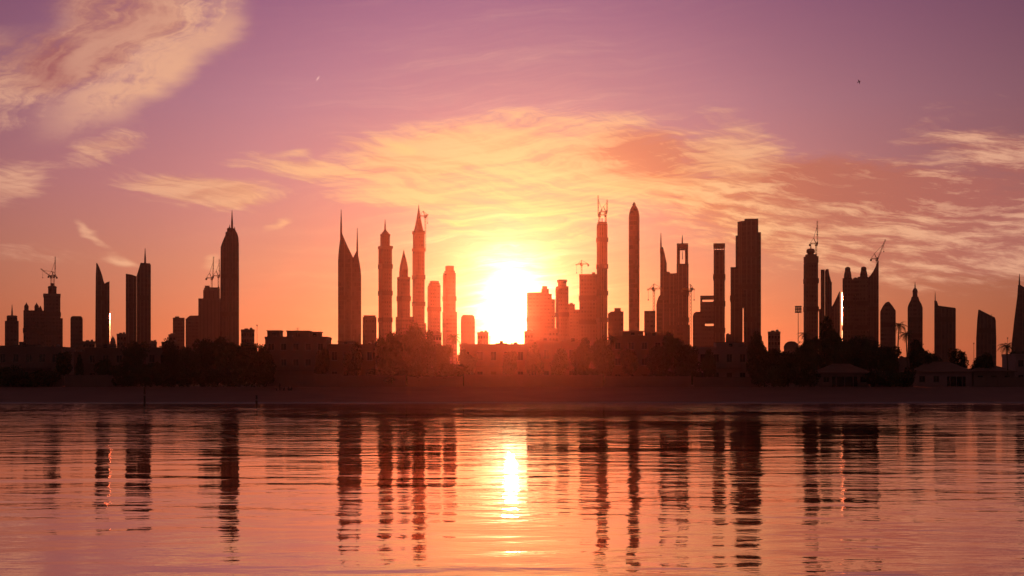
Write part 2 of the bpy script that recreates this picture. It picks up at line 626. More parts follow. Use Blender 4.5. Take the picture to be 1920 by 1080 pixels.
mat('soil', (0.17, 0.125, 0.085), 0.95, 0.25, 0.03, 0.1)
mb = MB()
mb.add([(-EX, 392, GZ), (EX, 392, GZ), (EX, EY1, GZ), (-EX, EY1, GZ)], [(0, 1, 2, 3)])
struct(mb.obj('ground', 'soil'))

# ------------------------------------------------------------------ skyscrapers


class Tower:
    """px, py are read off the photograph and turned into metres at distance D; the tower stands square to its street, turned by spin"""
    def __init__(s, name, D, cx, label, cat='skyscraper', spin=0.0, wall='glass_dark', group=None, gz=GZ):
        if D > 1300:
            D *= 0.62
        s.D, s.cx, s.wall, s.spin = D, cx, wall, R(spin)
        s.k = D / F
        s.x = at(cx, D)
        s.az = math.atan((cx - 960) / F)
        s.k /= math.cos(s.az) ** 0.0
        s.sq = 1.0 / (math.cos(abs(s.spin)) + math.sin(abs(s.spin)))
        s.root = link(name, None)
        s.root.location = (s.x, D, gz)
        s.root.rotation_euler = (0, 0, -s.az + s.spin)
        s.gz = gz
        tag(s.root, label, cat, group)
        s.wid = math.cos(s.az)      # squared to the eye a width covers a little less

    def X(s, px):
        return (px - s.cx) * s.k * s.wid

    def Z(s, py):
        return 0.0 if py is None else height(py, s.D) - s.gz

    def box(s, name, x0, x1, y0, y1=None, depth=None, wall=None, piers=0, bands=(), parent=None, back=0.0):
        a, b_ = s.X(x0), s.X(x1)
        if s.spin:
            c, hw = (a + b_) / 2, (b_ - a) / 2 * s.sq
            a, b_ = c - hw, c + hw
        d = (b_ - a) * 0.9 if depth is None else depth
        if s.spin:
            d = b_ - a
        z0, z1 = s.Z(y1), s.Z(y0)
        if y1 is not None:
            z0 -= 0.4
        o = MB().box(a, b_, back - d / 2, back + d / 2, z0, z1).obj(name, wall or s.wall, s.root if parent is None else parent)
        for t in range(piers):
            xx = a + (b_ - a) * (t + 0.5) / piers
            MB().box(xx - 0.45, xx + 0.45, back - d / 2 - 0.45, back - d / 2 + 0.1, z0, z1 - 1.2).obj('facade_pier', 'pier', o)
            if s.spin:
                yy = back - d / 2 + d * (t + 0.5) / piers
                sg = -1 if s.spin > 0 else 1
                xe = (a if sg < 0 else b_)
                MB().box(min(xe, xe + sg * 0.45) - 0.05, max(xe, xe + sg * 0.45) + 0.05, yy - 0.45, yy + 0.45, z0, z1 - 1.2).obj('facade_pier', 'pier', o)
        for py in bands:
            zz = s.Z(py)
            MB().box(a - 0.5, b_ + 0.5, back - d / 2 - 0.6, back + d / 2 + 0.6, zz - 2.0, zz + 2.0).obj('mechanical_floor', 'band', o)
        return o

    def poly(s, name, pts, depth, wall=None, back=0.0, piers=(), bands=()):
        pp = [(s.X(x), s.Z(y)) for x, y in pts]
        o = MB().prism(pp, back - depth / 2, back + depth / 2).obj(name, wall or s.wall, s.root)
        n = len(pp)
        for px in piers:
            xx = s.X(px)
            tops = []
            for i in range(n):
                (xa, za), (xb, zb) = pp[i], pp[(i + 1) % n]
                if (xa - xx) * (xb - xx) < 0:
                    tops.append(za + (zb - za) * (xx - xa) / (xb - xa))
            if tops:
                MB().box(xx - 0.45, xx + 0.45, back - depth / 2 - 0.5, back - depth / 2 + 0.1, min(tops), max(tops) - 1.5).obj('facade_pier', 'pier', o)
        for py in bands:
            zz = s.Z(py)
            xsx = []
            for i in range(n):
                (xa, za), (xb, zb) = pp[i], pp[(i + 1) % n]
                if (za - zz) * (zb - zz) < 0:
                    xsx.append(xa + (xb - xa) * (zz - za) / (zb - za))
            if len(xsx) >= 2:
                MB().box(min(xsx) + 0.3, max(xsx) - 0.3, back - depth / 2 - 0.6, back + depth / 2 + 0.6, zz - 1.8, zz + 1.8).obj('mechanical_floor', 'band', o)
        return o

    def lathe(s, name, px, prof, n=16, wall=None, parent=None, back=0.0):
        rot = math.pi / n if n > 4 else math.pi / 4
        sc_ = math.sqrt(2) * (s.sq if s.spin else 1.0) if n == 4 else 1.0
        pr = [(max(hw * s.k * s.wid * sc_, 0.03), s.Z(py)) for hw, py in prof]
        if pr[0][1] > pr[-1][1]:
            pr = pr[::-1]
        return MB().lathe(s.X(px), back, pr, n, rot).obj(name, wall or s.wall, s.root if parent is None else parent, n > 10)

    def spire(s, px, y0, y1, r=0.9, parent=None, name='spire', back=0.0):
        m_ = MB()
        r *= 0.75
        x, za, zb = s.X(px), s.Z(y1), s.Z(y0)
        m_.lathe(x, back, [(r * 1.5, za - 2), (r * 1.2, za + (zb - za) * 0.35), (r * 0.7, za + (zb - za) * 0.7), (r * 0.3, zb)], 6)
        return m_.obj(name, 'metal', s.root if parent is None else parent)

    def flank(s, x, y0, y1, side, depth):
        """added glazed wedge, its angle shaped to mirror the sun into the camera; side -1 left, +1 right"""
        ca, sa = math.cos(s.az), math.sin(s.az)
        xx = s.X(x)
        wx, wy = s.x + xx * ca, s.D - xx * sa
        v_ = Vector((-wx, -wy)).normalized()
        n_ = (v_ + Vector((S.x, S.y)).normalized()).normalized()
        lx, ly = n_.x * ca - n_.y * sa, n_.x * sa + n_.y * ca
        w_ = depth * abs(ly) / abs(lx)
        pl = [(xx, -depth / 2), (xx + side * w_, depth / 2), (xx, depth / 2)]
        return MB().plan(pl, s.Z(y1), s.Z(y0)).obj('glazed_flank', 'mirror_glass', s.root)


# --- left group
t = Tower('skyscraper', 1900, 22, 'small stepped tower with thin mast at the far left edge', wall='stone_grid')
t.box('shaft', 9, 35, 602, piers=4)
o = t.lathe('roof_drum', 22.5, [(10.5, 602), (10.5, 593), (8.5, 591.5)], 12)
t.spire(22.5, 571, 592, 0.7)

t = Tower('skyscraper', 2050, 62, 'broad tower with two small domed turrets near the left edge', wall='stone_grid')
t.box('shaft', 44, 78, 583, depth=24, piers=5, bands=(620,))
for px in (49.5, 68.5):
    o = t.lathe('turret', px, [(4.3, 583), (4.3, 577), (4.8, 576.5), (3.6, 573.5), (1.2, 570.5), (0.3, 568)], 12, 'stone_grid', back=-8)
t.poly('side_gable', [(72, 583), (72, 579), (76, 573), (80, 583)], 8)
t.box('side_wing', 78, 82, 583, depth=18)

t = Tower('skyscraper', 2200, 98, 'unfinished stepped tower with drum crown and roof cranes, far left', wall='stone_grid')
t.box('shaft', 82, 113, 555, depth=26, piers=5, bands=(590, 625))
t.box('cornice', 81, 113.5, 552, 556, depth=28, wall='concrete')
t.lathe('crown', 98, [(8.2, 552), (8.2, 540), (9, 539.5), (8, 537), (5, 536)], 12)
t.lathe('roof_lantern', 98, [(3.6, 536), (3.6, 532), (2.5, 531)], 8)
t.box('side_wing', 113, 117.5, 597, depth=20, back=2)

t = Tower('skyscraper', 1850, 143, 'short slab tower with rounded roof corners left of the curved blade tower', wall='block_grid')
t.poly('shaft', [(132, None), (132, 599), (133, 595.5), (136, 593.5), (151, 593.5), (154, 595.5), (155, 599), (155, None)], 18, piers=(136, 140, 147, 151))

t = Tower('skyscraper', 1950, 192, 'slim tower with curved blade peak and lower right block', wall='glass_blue')
cv = [(178, None), (179.5, 520), (180.6, 494.5), (182.5, 495.5), (185.5, 501.5), (188.5, 509), (191.5, 518), (194.2, 528.5), (196.5, 534), (196.5, None)]
t.poly('blade', cv, 20, piers=(183, 190), bands=(560, 605))
t.poly('side_block', [(196.5, None), (196.5, 532.5), (199, 530.5), (205.2, 528.5), (205.2, None)], 16, piers=(201,))
t.flank(205.2, 588, 640, 1, 5)

t = Tower('skyscraper', 1840, 259, 'twin slab tower with slanted inner edge and single rooftop mast', wall='glass_dark')
t.poly('left_slab', [(236, None), (236, 515.5), (247, 517), (256, 520), (256, None)], 24, piers=(241, 250), bands=(575,))
t.poly('right_slab', [(256.3, None), (256.3, 519), (263.5, 495), (281, 495.8), (282.5, 499), (282.5, None)], 28, piers=(263, 270, 277), bands=(560,))
t.spire(272, 465, 495, 0.8, name='mast')

# --- tall tower and its neighbours
t = Tower('skyscraper', 2300, 336, 'low boxy block at left end of the group around the dome-shouldered tower', cat='office block', wall='block_grid')
t.box('shaft', 324, 346, 596, piers=4)
t.box('roof_plant', 328, 336, 593.5, 596, depth=6, wall='concrete')
t = Tower('skyscraper', 2260, 361, 'low block with sloping roof edge beside the scaffolded tower', cat='office block', wall='block_grid')
t.poly('shaft', [(348, None), (348, 599), (356, 592.5), (372, 592), (372, None)], 18, piers=(353, 360, 367))

t = Tower('skyscraper', 2160, 392, 'unfinished ragged-topped tower leaning visually on the tall dome-shouldered tower', wall='concrete')
t.box('shaft', 372, 413, 561, depth=26, piers=6)
t.box('core', 381, 412, 545, 561, depth=22, piers=4)
t.box('lift_core', 384, 393, 536, 545, depth=8)
rr = random.Random(5)
for px in (383, 388, 394, 398, 402, 406, 410):
    t.box('formwork_post', px - 0.8, px + 0.8, 538 + rr.uniform(-2, 4), 546, depth=1.2, wall='metal')
for py in (540.5, 543.5):
    t.box('formwork_deck', 393, 412, py - 0.7, py + 0.3, depth=20, wall='metal')

t = Tower('skyscraper', 1880, 430, 'tallest tower on the left, rounded right shoulder and needle mast', wall='glass_blue')
t.poly('shaft', [(411.5, None), (413, 560), (413.8, 466), (417, 457), (422.5, 444), (423, 438), (431, 436.5), (438, 431), (441, 433.5), (445, 441), (447, 449), (447.7, 460), (448, None)], 26,
       piers=(418, 424, 436, 442), bands=(520, 590))
t.box('glass_slot', 429.5, 432.5, 445, None, depth=26.8, wall='mirror_glass')
t.poly('crown', [(425.5, 438), (425.5, 430), (428, 428.5), (441, 430), (441, 438)], 14)
t.spire(430.5, 421, 430, 0.6, name='short_mast')
t.spire(435, 394, 429, 0.9, name='mast')
t.spire(439.5, 425, 433, 0.6, name='short_mast')

# --- twin spike and its neighbours
t = Tower('skyscraper', 1980, 655, 'tower with two pointed horns and twin needle masts', wall='glass_blue')
t.poly('shaft', [(634, None), (634, 490), (635.5, 470), (638, 450), (640, 437), (645, 449), (652, 465), (658, 477), (662, 485.5), (665, 479), (668.6, 472), (671, 480), (674, 495), (676, 508), (677, 520), (677, None)], 26,
       piers=(640, 646, 659, 665, 671), bands=(560, 605))
t.box('front_bay', 650, 656, 520, None, depth=28, wall='glass_dark')
t.spire(639.6, 393, 442, 0.9, name='mast')
t.spire(669.8, 427, 476, 0.8, name='mast')
t = Tower('skyscraper', 1500, 693, 'short square block right of the two-horned tower', cat='office block', wall='block_grid')
t.box('shaft', 680, 706, 595, piers=4)
t.box('parapet', 682, 704, 592, 595, depth=14, wall='concrete')

t = Tower('skyscraper', 2020, 722, 'square tower with flared cornice, set-back crown and spike', spin=24, wall='stone_grid')
t.box('shaft', 710, 735, 465, piers=4, bands=(500, 550, 600))
t.box('cornice', 708.5, 736.8, 461.5, 466, wall='concrete')
t.box('crown', 713.5, 731, 441, 462, piers=3)
t.box('upper_cornice', 712.8, 731.8, 439, 442, wall='concrete')
t.lathe('roof_cap', 722, [(7.5, 439), (6, 436), (3, 433), (1, 429)], 4, 'metal')
t.spire(722, 411, 431, 0.8)

for D, cx, lab, e in ((1890, 757, 'shorter of the two pointed-roof towers, with stubby pyramid top', 0), (2060, 785, 'taller of the two pointed-roof towers, long concave spire', 1)):
    t = Tower('skyscraper', D, cx, lab, spin=28, wall='stone_grid')
    if not e:
        t.box('shaft', 745, 769, 523, piers=4, bands=(560, 600))
        t.box('cornice', 744.3, 769.7, 519.5, 523.5, wall='concrete')
        t.box('crown', 749, 765, 505, 520, piers=3)
        t.lathe('pyramid_roof', 757, [(8.3, 505.5), (7, 497), (4, 484), (1.5, 474), (0.3, 468)], 4, 'metal')
        t.box('podium', 742, 776, 594, wall='block_grid')
    else:
        t.box('shaft', 773.8, 796.2, 470, piers=4, bands=(520, 570, 610))
        t.box('cornice', 772.3, 797.7, 465.5, 470.5, wall='concrete')
        t.box('crown', 774.3, 795.7, 438, 466, piers=3)
        t.box('upper_cornice', 772.8, 797.2, 433.5, 438.5, wall='concrete')
        t.lathe('spire_roof', 785, [(9.6, 434), (7.3, 426), (4.6, 413), (2.4, 400), (0.9, 390), (0.2, 383)], 4, 'metal')
        t.box('podium', 773, 799, 606, wall='block_grid')

t = Tower('skyscraper', 2100, 814, 'flat-topped tower with narrow cap, shorter of the pair left of the sun', spin=20, wall='block_grid')
t.box('shaft', 802, 826, 535, piers=4, bands=(580,))
t.box('shoulder', 803.5, 824.5, 531, 535.3)
t.box('roof_cap', 806, 823, 527, 531.5, wall='concrete')
t = Tower('skyscraper', 2000, 843, 'flat-topped tower with narrow cap, taller of the pair left of the sun', spin=20, wall='block_grid')
t.box('shaft', 831, 854.5, 512, piers=4, bands=(560, 610))
t.box('shoulder', 833, 853, 508, 512.4)
t.box('roof_cap', 835, 851, 498.5, 508.3, wall='concrete')
t.box('podium', 829.5, 857, 585)

t = Tower('skyscraper', 1700, 877, 'low rounded block right against the sun glare', cat='office block', wall='block_grid')
t.poly('shaft', [(864, None), (864, 602), (865, 595), (868, 591.5), (886, 591.5), (889, 594), (890.5, 600), (890.5, None)], 20, piers=(869, 874, 880, 885))

# --- right of the sun
t = Tower('skyscraper', 2150, 1014, 'wide stepped block on the right edge of the sun glare', wall='block_grid')
t.box('left_wing', 988, 1015, 549.5, depth=24, piers=4, bands=(600,))
t.box('centre', 1015, 1029, 543, depth=26, piers=2)
t.box('roof_cap', 1016.5, 1026, 537, 543, depth=12, wall='concrete')
t.box('step', 1029, 1034.5, 552, depth=22, piers=1)
t.box('right_wing', 1034.5, 1040.5, 562, depth=20, piers=1)
t = Tower('skyscraper', 2000, 1054, 'square tower with flat overhanging cap right of the sun', spin=18, wall='block_grid')
t.box('shaft', 1042, 1066, 537, piers=4, bands=(590,))
t.box('neck', 1046, 1062, 528, 537.4)
t.box('roof_cap', 1044.5, 1063.5, 524.5, 528.5, wall='concrete')
t = Tower('skyscraper', 2250, 1076, 'low stepped block between the capped tower and the square slab', cat='office block', wall='block_grid')
t.box('left_wing', 1065, 1078, 571, depth=18, piers=2)
t.box('right_wing', 1078, 1087, 581, depth=18, piers=2)
t.box('roof_plant', 1068, 1074, 568, 571, depth=6, wall='concrete')
t = Tower('skyscraper', 2080, 1103, 'plain square slab left of the very tall slim shaft', wall='stone_grid')
t.box('shaft', 1086.5, 1119, 517.5, depth=28, piers=6, bands=(560, 605))
t.box('parapet', 1086, 1119.5, 516, 517.6, depth=29, wall='concrete')
t.box('roof_plant', 1110, 1116, 511, 516.5, depth=7, wall='concrete')
t = Tower('skyscraper', 1960, 1129, 'very tall slim square shaft with roof cranes right of the sun', spin=22, wall='glass_dark')
t.box('shaft', 1119.3, 1139, 420, piers=3, bands=(450, 500, 550, 600))
t.box('crown', 1120.3, 1138, 416.5, 420.3, wall='concrete')
for px in (1122, 1129, 1136):
    t.box('roof_fin', px - 0.8, px + 0.8, 409 if px == 1129 else 412.5, 417, wall='metal')
t = Tower('skyscraper', 1600, 1155, 'low block with small roof box between the slim shaft and the pencil tower', cat='office block', wall='block_grid')
t.poly('shaft', [(1140, None), (1140, 589), (1146, 585), (1169, 585), (1169, None)], 18, piers=(1145, 1151, 1157, 1163))
t.box('roof_box', 1152, 1164, 578, 585.3, depth=8, wall='concrete')

t = Tower('skyscraper', 1900, 1189, 'round pencil tower tapering to a blunt point', wall='glass_blue')
t.lathe('shaft', 1189, [(9.6, None), (10.2, 640), (10.2, 408), (9.6, 402), (8.4, 396)], 20)
t.lathe('tapered_crown', 1189, [(8.4, 396.2), (6.6, 391), (4.6, 387.5), (3.7, 386)], 20, 'metal')
t.lathe('finial', 1189, [(3.0, 386.3), (3.2, 383), (1.8, 380.3), (0.5, 379)], 10, 'metal')
for py in (450, 500, 550, 600):
    t.lathe('floor_ring', 1189, [(10.5, py + 1.2), (10.5, py - 1.2)], 20, 'band')

t = Tower('skyscraper', 1650, 1218, 'low square block left of the spiked tower', cat='office block', wall='block_grid')
t.box('shaft', 1208, 1229, 583.5, depth=14, piers=3)
t = Tower('skyscraper', 1990, 1252, 'tower with sharp blade fin, mast and stepped right shoulder', wall='glass_dark')
t.poly('blade', [(1238, None), (1238, 470), (1239.5, 466), (1243.2, 465), (1246, 476), (1250.2, 496), (1250.2, None)], 20, piers=(1244,), bands=(560,))
t.poly('shoulder', [(1250.2, None), (1250.2, 511), (1255, 511.5), (1257, 514.5), (1268.5, 514), (1268.5, None)], 24, piers=(1256, 1263), bands=(575, 615))
t.poly('bulge', [(1230.5, None), (1230.8, 572), (1232.5, 564), (1235, 557.5), (1238, 554), (1238, None)], 18)
t.spire(1239.2, 436, 470, 0.8, name='mast')
t = Tower('skyscraper', 2070, 1280, 'portal-topped tower with tall rectangular opening and mast', wall='glass_dark')
t.box('shaft', 1268.8, 1291, 496, depth=20, piers=3, bands=(550, 600))
t.box('left_leg', 1269, 1275, 461, 496.3, depth=18)
t.box('right_leg', 1284.3, 1290.3, 461, 496.3, depth=18)
t.box('lintel', 1269, 1290.3, 458, 467, depth=18.6, wall='band')
t.box('base', 1268, 1293, 610, depth=24)
t.spire(1279.3, 440, 458, 0.7, name='mast')
t.spire(1279.8, 468, 482, 0.35, name='hanging_mast')

t = Tower('skyscraper', 1780, 1317, 'stepped building with two lit rooftop openings left of the square slit-topped tower', wall='block_grid')
t.poly('left_wing', [(1299, None), (1299, 594), (1301, 588), (1305, 585.5), (1313, 585.5), (1313, None)], 18, piers=(1303, 1308))
t.box('lower_block', 1313, 1338, 612, depth=18, piers=3)
t.box('middle_left', 1313, 1322, 585, 612.4, depth=18)
t.box('middle_beam', 1322, 1338, 567, 605.5, depth=18, piers=2)
t.box('upper_left', 1313, 1317, 560, 585.4, depth=18)
t.box('upper_fill', 1317, 1322, 567, 585.4, depth=18)
t.box('upper_beam', 1313, 1338, 555.5, 560, depth=18, wall='concrete')
t = Tower('skyscraper', 1930, 1348, 'square tower with open slit under its flat roof', wall='glass_dark')
t.box('shaft', 1338.2, 1359, 470, depth=18, piers=3, bands=(520, 570, 620))
for px in (1339, 1343.5, 1348.5, 1353.5, 1358.2):
    t.box('roof_column', px - 0.7, px + 0.7, 463, 470.3, depth=16, wall='pier')
t.box('roof_slab', 1337.8, 1359.4, 458, 464, depth=19, wall='concrete')

t = Tower('skyscraper', 1850, 1398, 'broadest and bulkiest dark stepped tower right of centre', wall='glass_dark')
t.box('left_wing', 1370, 1380, 502.5, depth=22, piers=2, bands=(560,))
t.box('step', 1379.5, 1383.5, 444, depth=24)
t.poly('left_shaft', [(1383, None), (1383, 419), (1392.5, 417.2), (1392.5, None)], 26, piers=(1386, 1390), bands=(480, 540))
t.box('bridge_block', 1392.5, 1396, 416.8, 576, depth=22)
t.box('right_shaft', 1396, 1421.5, 414, depth=30, piers=3, bands=(480, 540, 600))
t.box('right_step', 1421.5, 1426.5, 438.5, depth=24)
t.flank(1396, 575, 645, -1, 9)
t = Tower('skyscraper', 1400, 1366, 'tiny low block at the foot of the bulkiest tower', cat='office block', wall='block_grid')
t.box('shaft', 1361, 1371, 627, depth=10, piers=2)
t.box('roof_plant', 1363, 1367, 625, 627, depth=3, wall='concrete')

# --- right group
t = Tower('skyscraper', 1870, 1520, 'tower with drum crown beside the floodlight mast', spin=14, wall='stone_grid')
t.box('shaft', 1507.5, 1534, 492, piers=4, bands=(527, 580))
t.box('cornice', 1506.8, 1534.8, 481, 492.4, wall='concrete')
t.box('neck', 1510, 1531, 477, 481.4, wall='concrete')
t.lathe('crown', 1520, [(6, 477.4), (6, 475), (8, 474), (8, 469.5), (6.5, 467), (3, 466.3)], 14, 'concrete')
t.spire(1520.5, 458, 467, 0.5, name='mast')

t = Tower('skyscraper', 1800, 1549, 'slab tower with two notched tops left of the double-turret towers', wall='glass_dark')
t.box('left_slab', 1539, 1546.3, 507, depth=20, piers=1)
t.poly('right_slab', [(1546.8, None), (1546.8, 510), (1549, 506.5), (1553.5, 506.5), (1555, 516), (1558.5, 530), (1559.7, 531), (1559.7, None)], 22, piers=(1551, 1556))
t.box('side_wing', 1535.8, 1539, 580, depth=14)
t = Tower('skyscraper', 2120, 1567, 'small sharp-finned tower squeezed beside the double-turret towers', wall='glass_dark')
t.poly('blade', [(1559.5, None), (1559.5, 576), (1563, 570), (1568, 560), (1574, 547), (1575, 548), (1575, None)], 14, piers=(1565, 1570))

t = Tower('skyscraper', 1940, 1603, 'wide tower with two rounded turrets on its roof', wall='stone_grid')
t.box('left_shaft', 1580, 1598, 523, depth=24, piers=3, bands=(570, 615))
t.box('right_shaft', 1608, 1627.5, 521, depth=24, piers=3, bands=(570, 615))
t.box('link', 1598, 1608, 525, 553, depth=20)
t.box('link_base', 1598, 1608, 592, depth=20)
t.box('slot_glazing', 1602.6, 1605, 553, 592.4, depth=2, wall='glass_blue', back=6)
t.box('link_infill', 1598, 1602.6, 553, 592.4, depth=18)
t.box('link_infill', 1605, 1608, 553, 592.4, depth=18)
t.lathe('link_dome', 1604, [(5.5, 525.3), (5, 522.5), (3, 520.8), (0.6, 520)], 12)
for px in (1589.5, 1619.5):
    t.lathe('turret', px, [(7.8, 523.4), (7.2, 515), (5.6, 508)], 12)
    t.lathe('turret_cap', px, [(5.4, 508.3), (5.4, 503.5), (4.2, 501.3), (1.2, 500)], 12, 'concrete')
t.flank(1580, 548, 660, -1, 6)
t = Tower('skyscraper', 2050, 1637, 'blade tower with concave roof rising to a sharp right corner', wall='glass_blue')
t.poly('shaft', [(1627.8, None), (1627.8, 522), (1632, 518), (1637.5, 510), (1642, 501), (1646.5, 490), (1647.5, 491), (1647.5, None)], 24, piers=(1633, 1638, 1643), bands=(580,))

t = Tower('skyscraper', 1820, 1665, 'shorter tower with peaked five-sided roof', wall='block_grid')
t.poly('shaft', [(1650.5, None), (1650.5, 585), (1655, 576), (1660, 569), (1664.5, 567), (1667, 567), (1673, 574), (1679.5, 584), (1679.5, None)], 22, piers=(1655, 1660, 1670, 1675), bands=(610,))
t = Tower('skyscraper', 1900, 1716, 'tower with tapered shoulders, small domed lantern and needle', wall='stone_grid')
t.poly('shaft', [(1702, None), (1702, 578), (1704, 571), (1707.5, 565), (1709.5, 558), (1722, 558), (1724, 565), (1727.5, 571), (1730, 578), (1730, None)], 24, piers=(1706, 1711, 1721, 1726), bands=(600, 630))
t.lathe('lantern', 1715.8, [(6.2, 558.4), (6.2, 556.5), (4.8, 556), (4.8, 547)], 12)
t.lathe('dome', 1715.8, [(5.3, 547.2), (4.6, 543.5), (2.2, 540.5), (0.5, 539)], 12, 'metal')
t.spire(1715.8, 528, 540, 0.5)
t = Tower('skyscraper', 1780, 1772, 'wide slab with tall fin and antenna at its left corner', wall='glass_blue')
t.poly('shaft', [(1759, None), (1759, 574), (1791, 578.8), (1792, 581), (1792, None)], 24, piers=(1765, 1772, 1779, 1786), bands=(600,))
t.poly('fin', [(1752, None), (1752, 564.5), (1756.5, 565), (1759, 571), (1759, None)], 20)
t.spire(1753.5, 546, 565, 0.4, name='antenna')
t = Tower('skyscraper', 1800, 1849, 'slab with roof slanting down to the right and tapering sides', wall='glass_blue')
t.poly('shaft', [(1830, None), (1830.5, 635), (1832.5, 600), (1834.5, 582), (1836.5, 581.5), (1865.5, 596.5), (1867, 602), (1868, 635), (1868, None)], 22, piers=(1838, 1845, 1852, 1859), bands=(620,))
t.spire(1859, 589, 593.5, 0.3, name='antenna')
t = Tower('skyscraper', 1860, 1922, 'tapering tower cut off by the right edge of the view', wall='glass_dark')
t.poly('shaft', [(1894, None), (1897, 645), (1902, 600), (1907.5, 558), (1909, 536), (1912, 535), (1922, 541), (1934, 550), (1937, 560), (1942, 600), (1947, 645), (1949, None)], 26, piers=(1912, 1918, 1925, 1931), bands=(600,))
t.spire(1911.5, 513, 537, 0.7, name='mast')

# ------------------------------------------------------------------ mid-distance low blocks
LOW = [
    (0, 10, 648, 900, 'thin sliver of low roof at the left frame edge'),
    (36, 46, 641, 950, 'small low roof between the two leftmost towers'),
    (155, 178, 640, 900, 'low flat roof left of the curved blade tower'),
    (219, 237, 626, 900, 'square low block left of the twin slab tower'),
    (280, 294, 641, 850, 'low block right of the twin slab tower'),
    (303, 336, 641, 800, 'long low roof below the group with the tallest left tower'),
    (316, 330, 627, 980, 'small upper block left of the scaffolded tower group'),
    (452, 477, 618, 800, 'low rounded block right of the tallest left tower'),
    (800, 828, 624, 700, 'dark low block before the shorter capped tower left of the sun'),
    (895, 916, 623, 800, 'single small block standing before the sun glare'),
    (983, 1000, 621, 780, 'narrow low block at right rim of the sun glare'),
    (1029, 1047, 618, 900, 'low block before the capped tower right of the sun'),
    (1440, 1463, 622, 760, 'low block with notched top left of the floodlight mast'),
]
for x0, x1, yt, D, lab in LOW:
    t = Tower('apartment_block', D, (x0 + x1) / 2, lab, cat='building', wall='block_grid')
    dd = max(8.0, (x1 - x0) * t.k * 0.8)
    t.box('wall', x0, x1, yt + 2, depth=dd)
    t.box('parapet', x0 - 0.4, x1 + 0.4, yt, yt + 2.4, depth=dd + 0.3, wall='concrete')
    w_ = x1 - x0
    if w_ > 12:
        t.box('stair_head', x0 + w_ * 0.25, x0 + w_ * 0.55, yt - 2.2, yt + 0.4, depth=3.0, wall='concrete')
        zr = t.Z(yt)
        MB().lathe(t.X(x0 + w_ * 0.75), 1.0, [(0.8, zr - 0.2), (0.8, zr + 1.0), (0.2, zr + 1.2)], 10).obj('water_tank', 'frame_white', t.root)
    nb = max(2, int(w_ / 5))
    for st in range(4):
        zz = t.Z(yt) - 3.0 - st * 3.3
        if zz < 1.5:
            break
        for i in range(nb):
            xx = t.X(x0) + (t.X(x1) - t.X(x0)) * (i + 0.5) / nb
            MB().box(xx - 0.55, xx + 0.55, -dd / 2 - 0.06, -dd / 2 + 0.05, zz - 0.7, zz + 0.7).obj('window', 'pane', t.root)

# dome-roofed hall
t = Tower('domed_hall', 700, 1484, 'low building with shallow curved roof under the floodlight mast', cat='building', wall='plaster_sand')
t.poly('wall', [(1470, None), (1470, 655), (1498, 655), (1498, None)], 8, 'plaster_sand')
t.poly('curved_roof', [(1469.5, 655), (1469.5, 650), (1472, 645), (1477, 641), (1484, 640), (1491, 641), (1496, 645), (1498.5, 650), (1498.5, 655)], 8.4, 'concrete')
# small dome right of the blade tower
t = Tower('domed_pavilion', 720, 212, 'small domed roof at the foot of the curved blade tower', cat='building', wall='plaster_sand')
t.box('wall', 205, 218, 645, depth=4)
t.lathe('dome', 211.5, [(5.6, 645.2), (5.2, 640), (3.4, 635), (1.0, 632), (0.3, 629)], 14, 'plaster_white')

# ------------------------------------------------------------------ tower cranes


def lattice(m_, a, b, w, step, r):
    """square truss between two points"""
    a, b = Vector(a), Vector(b)
    d = (b - a)
    L = d.length
    d.normalize()
    u = Vector((0, 1, 0)) if abs(d.y) < 0.9 else Vector((1, 0, 0))
    u = (u - d * u.dot(d)).normalized()
    v_ = d.cross(u)
    cs = [u * sx * w / 2 + v_ * sy * w / 2 for sx, sy in ((-1, -1), (1, -1), (1, 1), (-1, 1))]
    for c in cs:
        m_.bar(a + c, b + c, r)
    n = max(2, int(L / step))
    for i in range(n):
        p0, p1 = a + d * L * i / n, a + d * L * (i + 1) / n
        for k in range(4):
            c0, c1 = cs[k], cs[(k + 1) % 4]
            m_.bar(p0 + (c0 if i % 2 else c1), p1 + (c1 if i % 2 else c0), r * 0.6)
    return m_


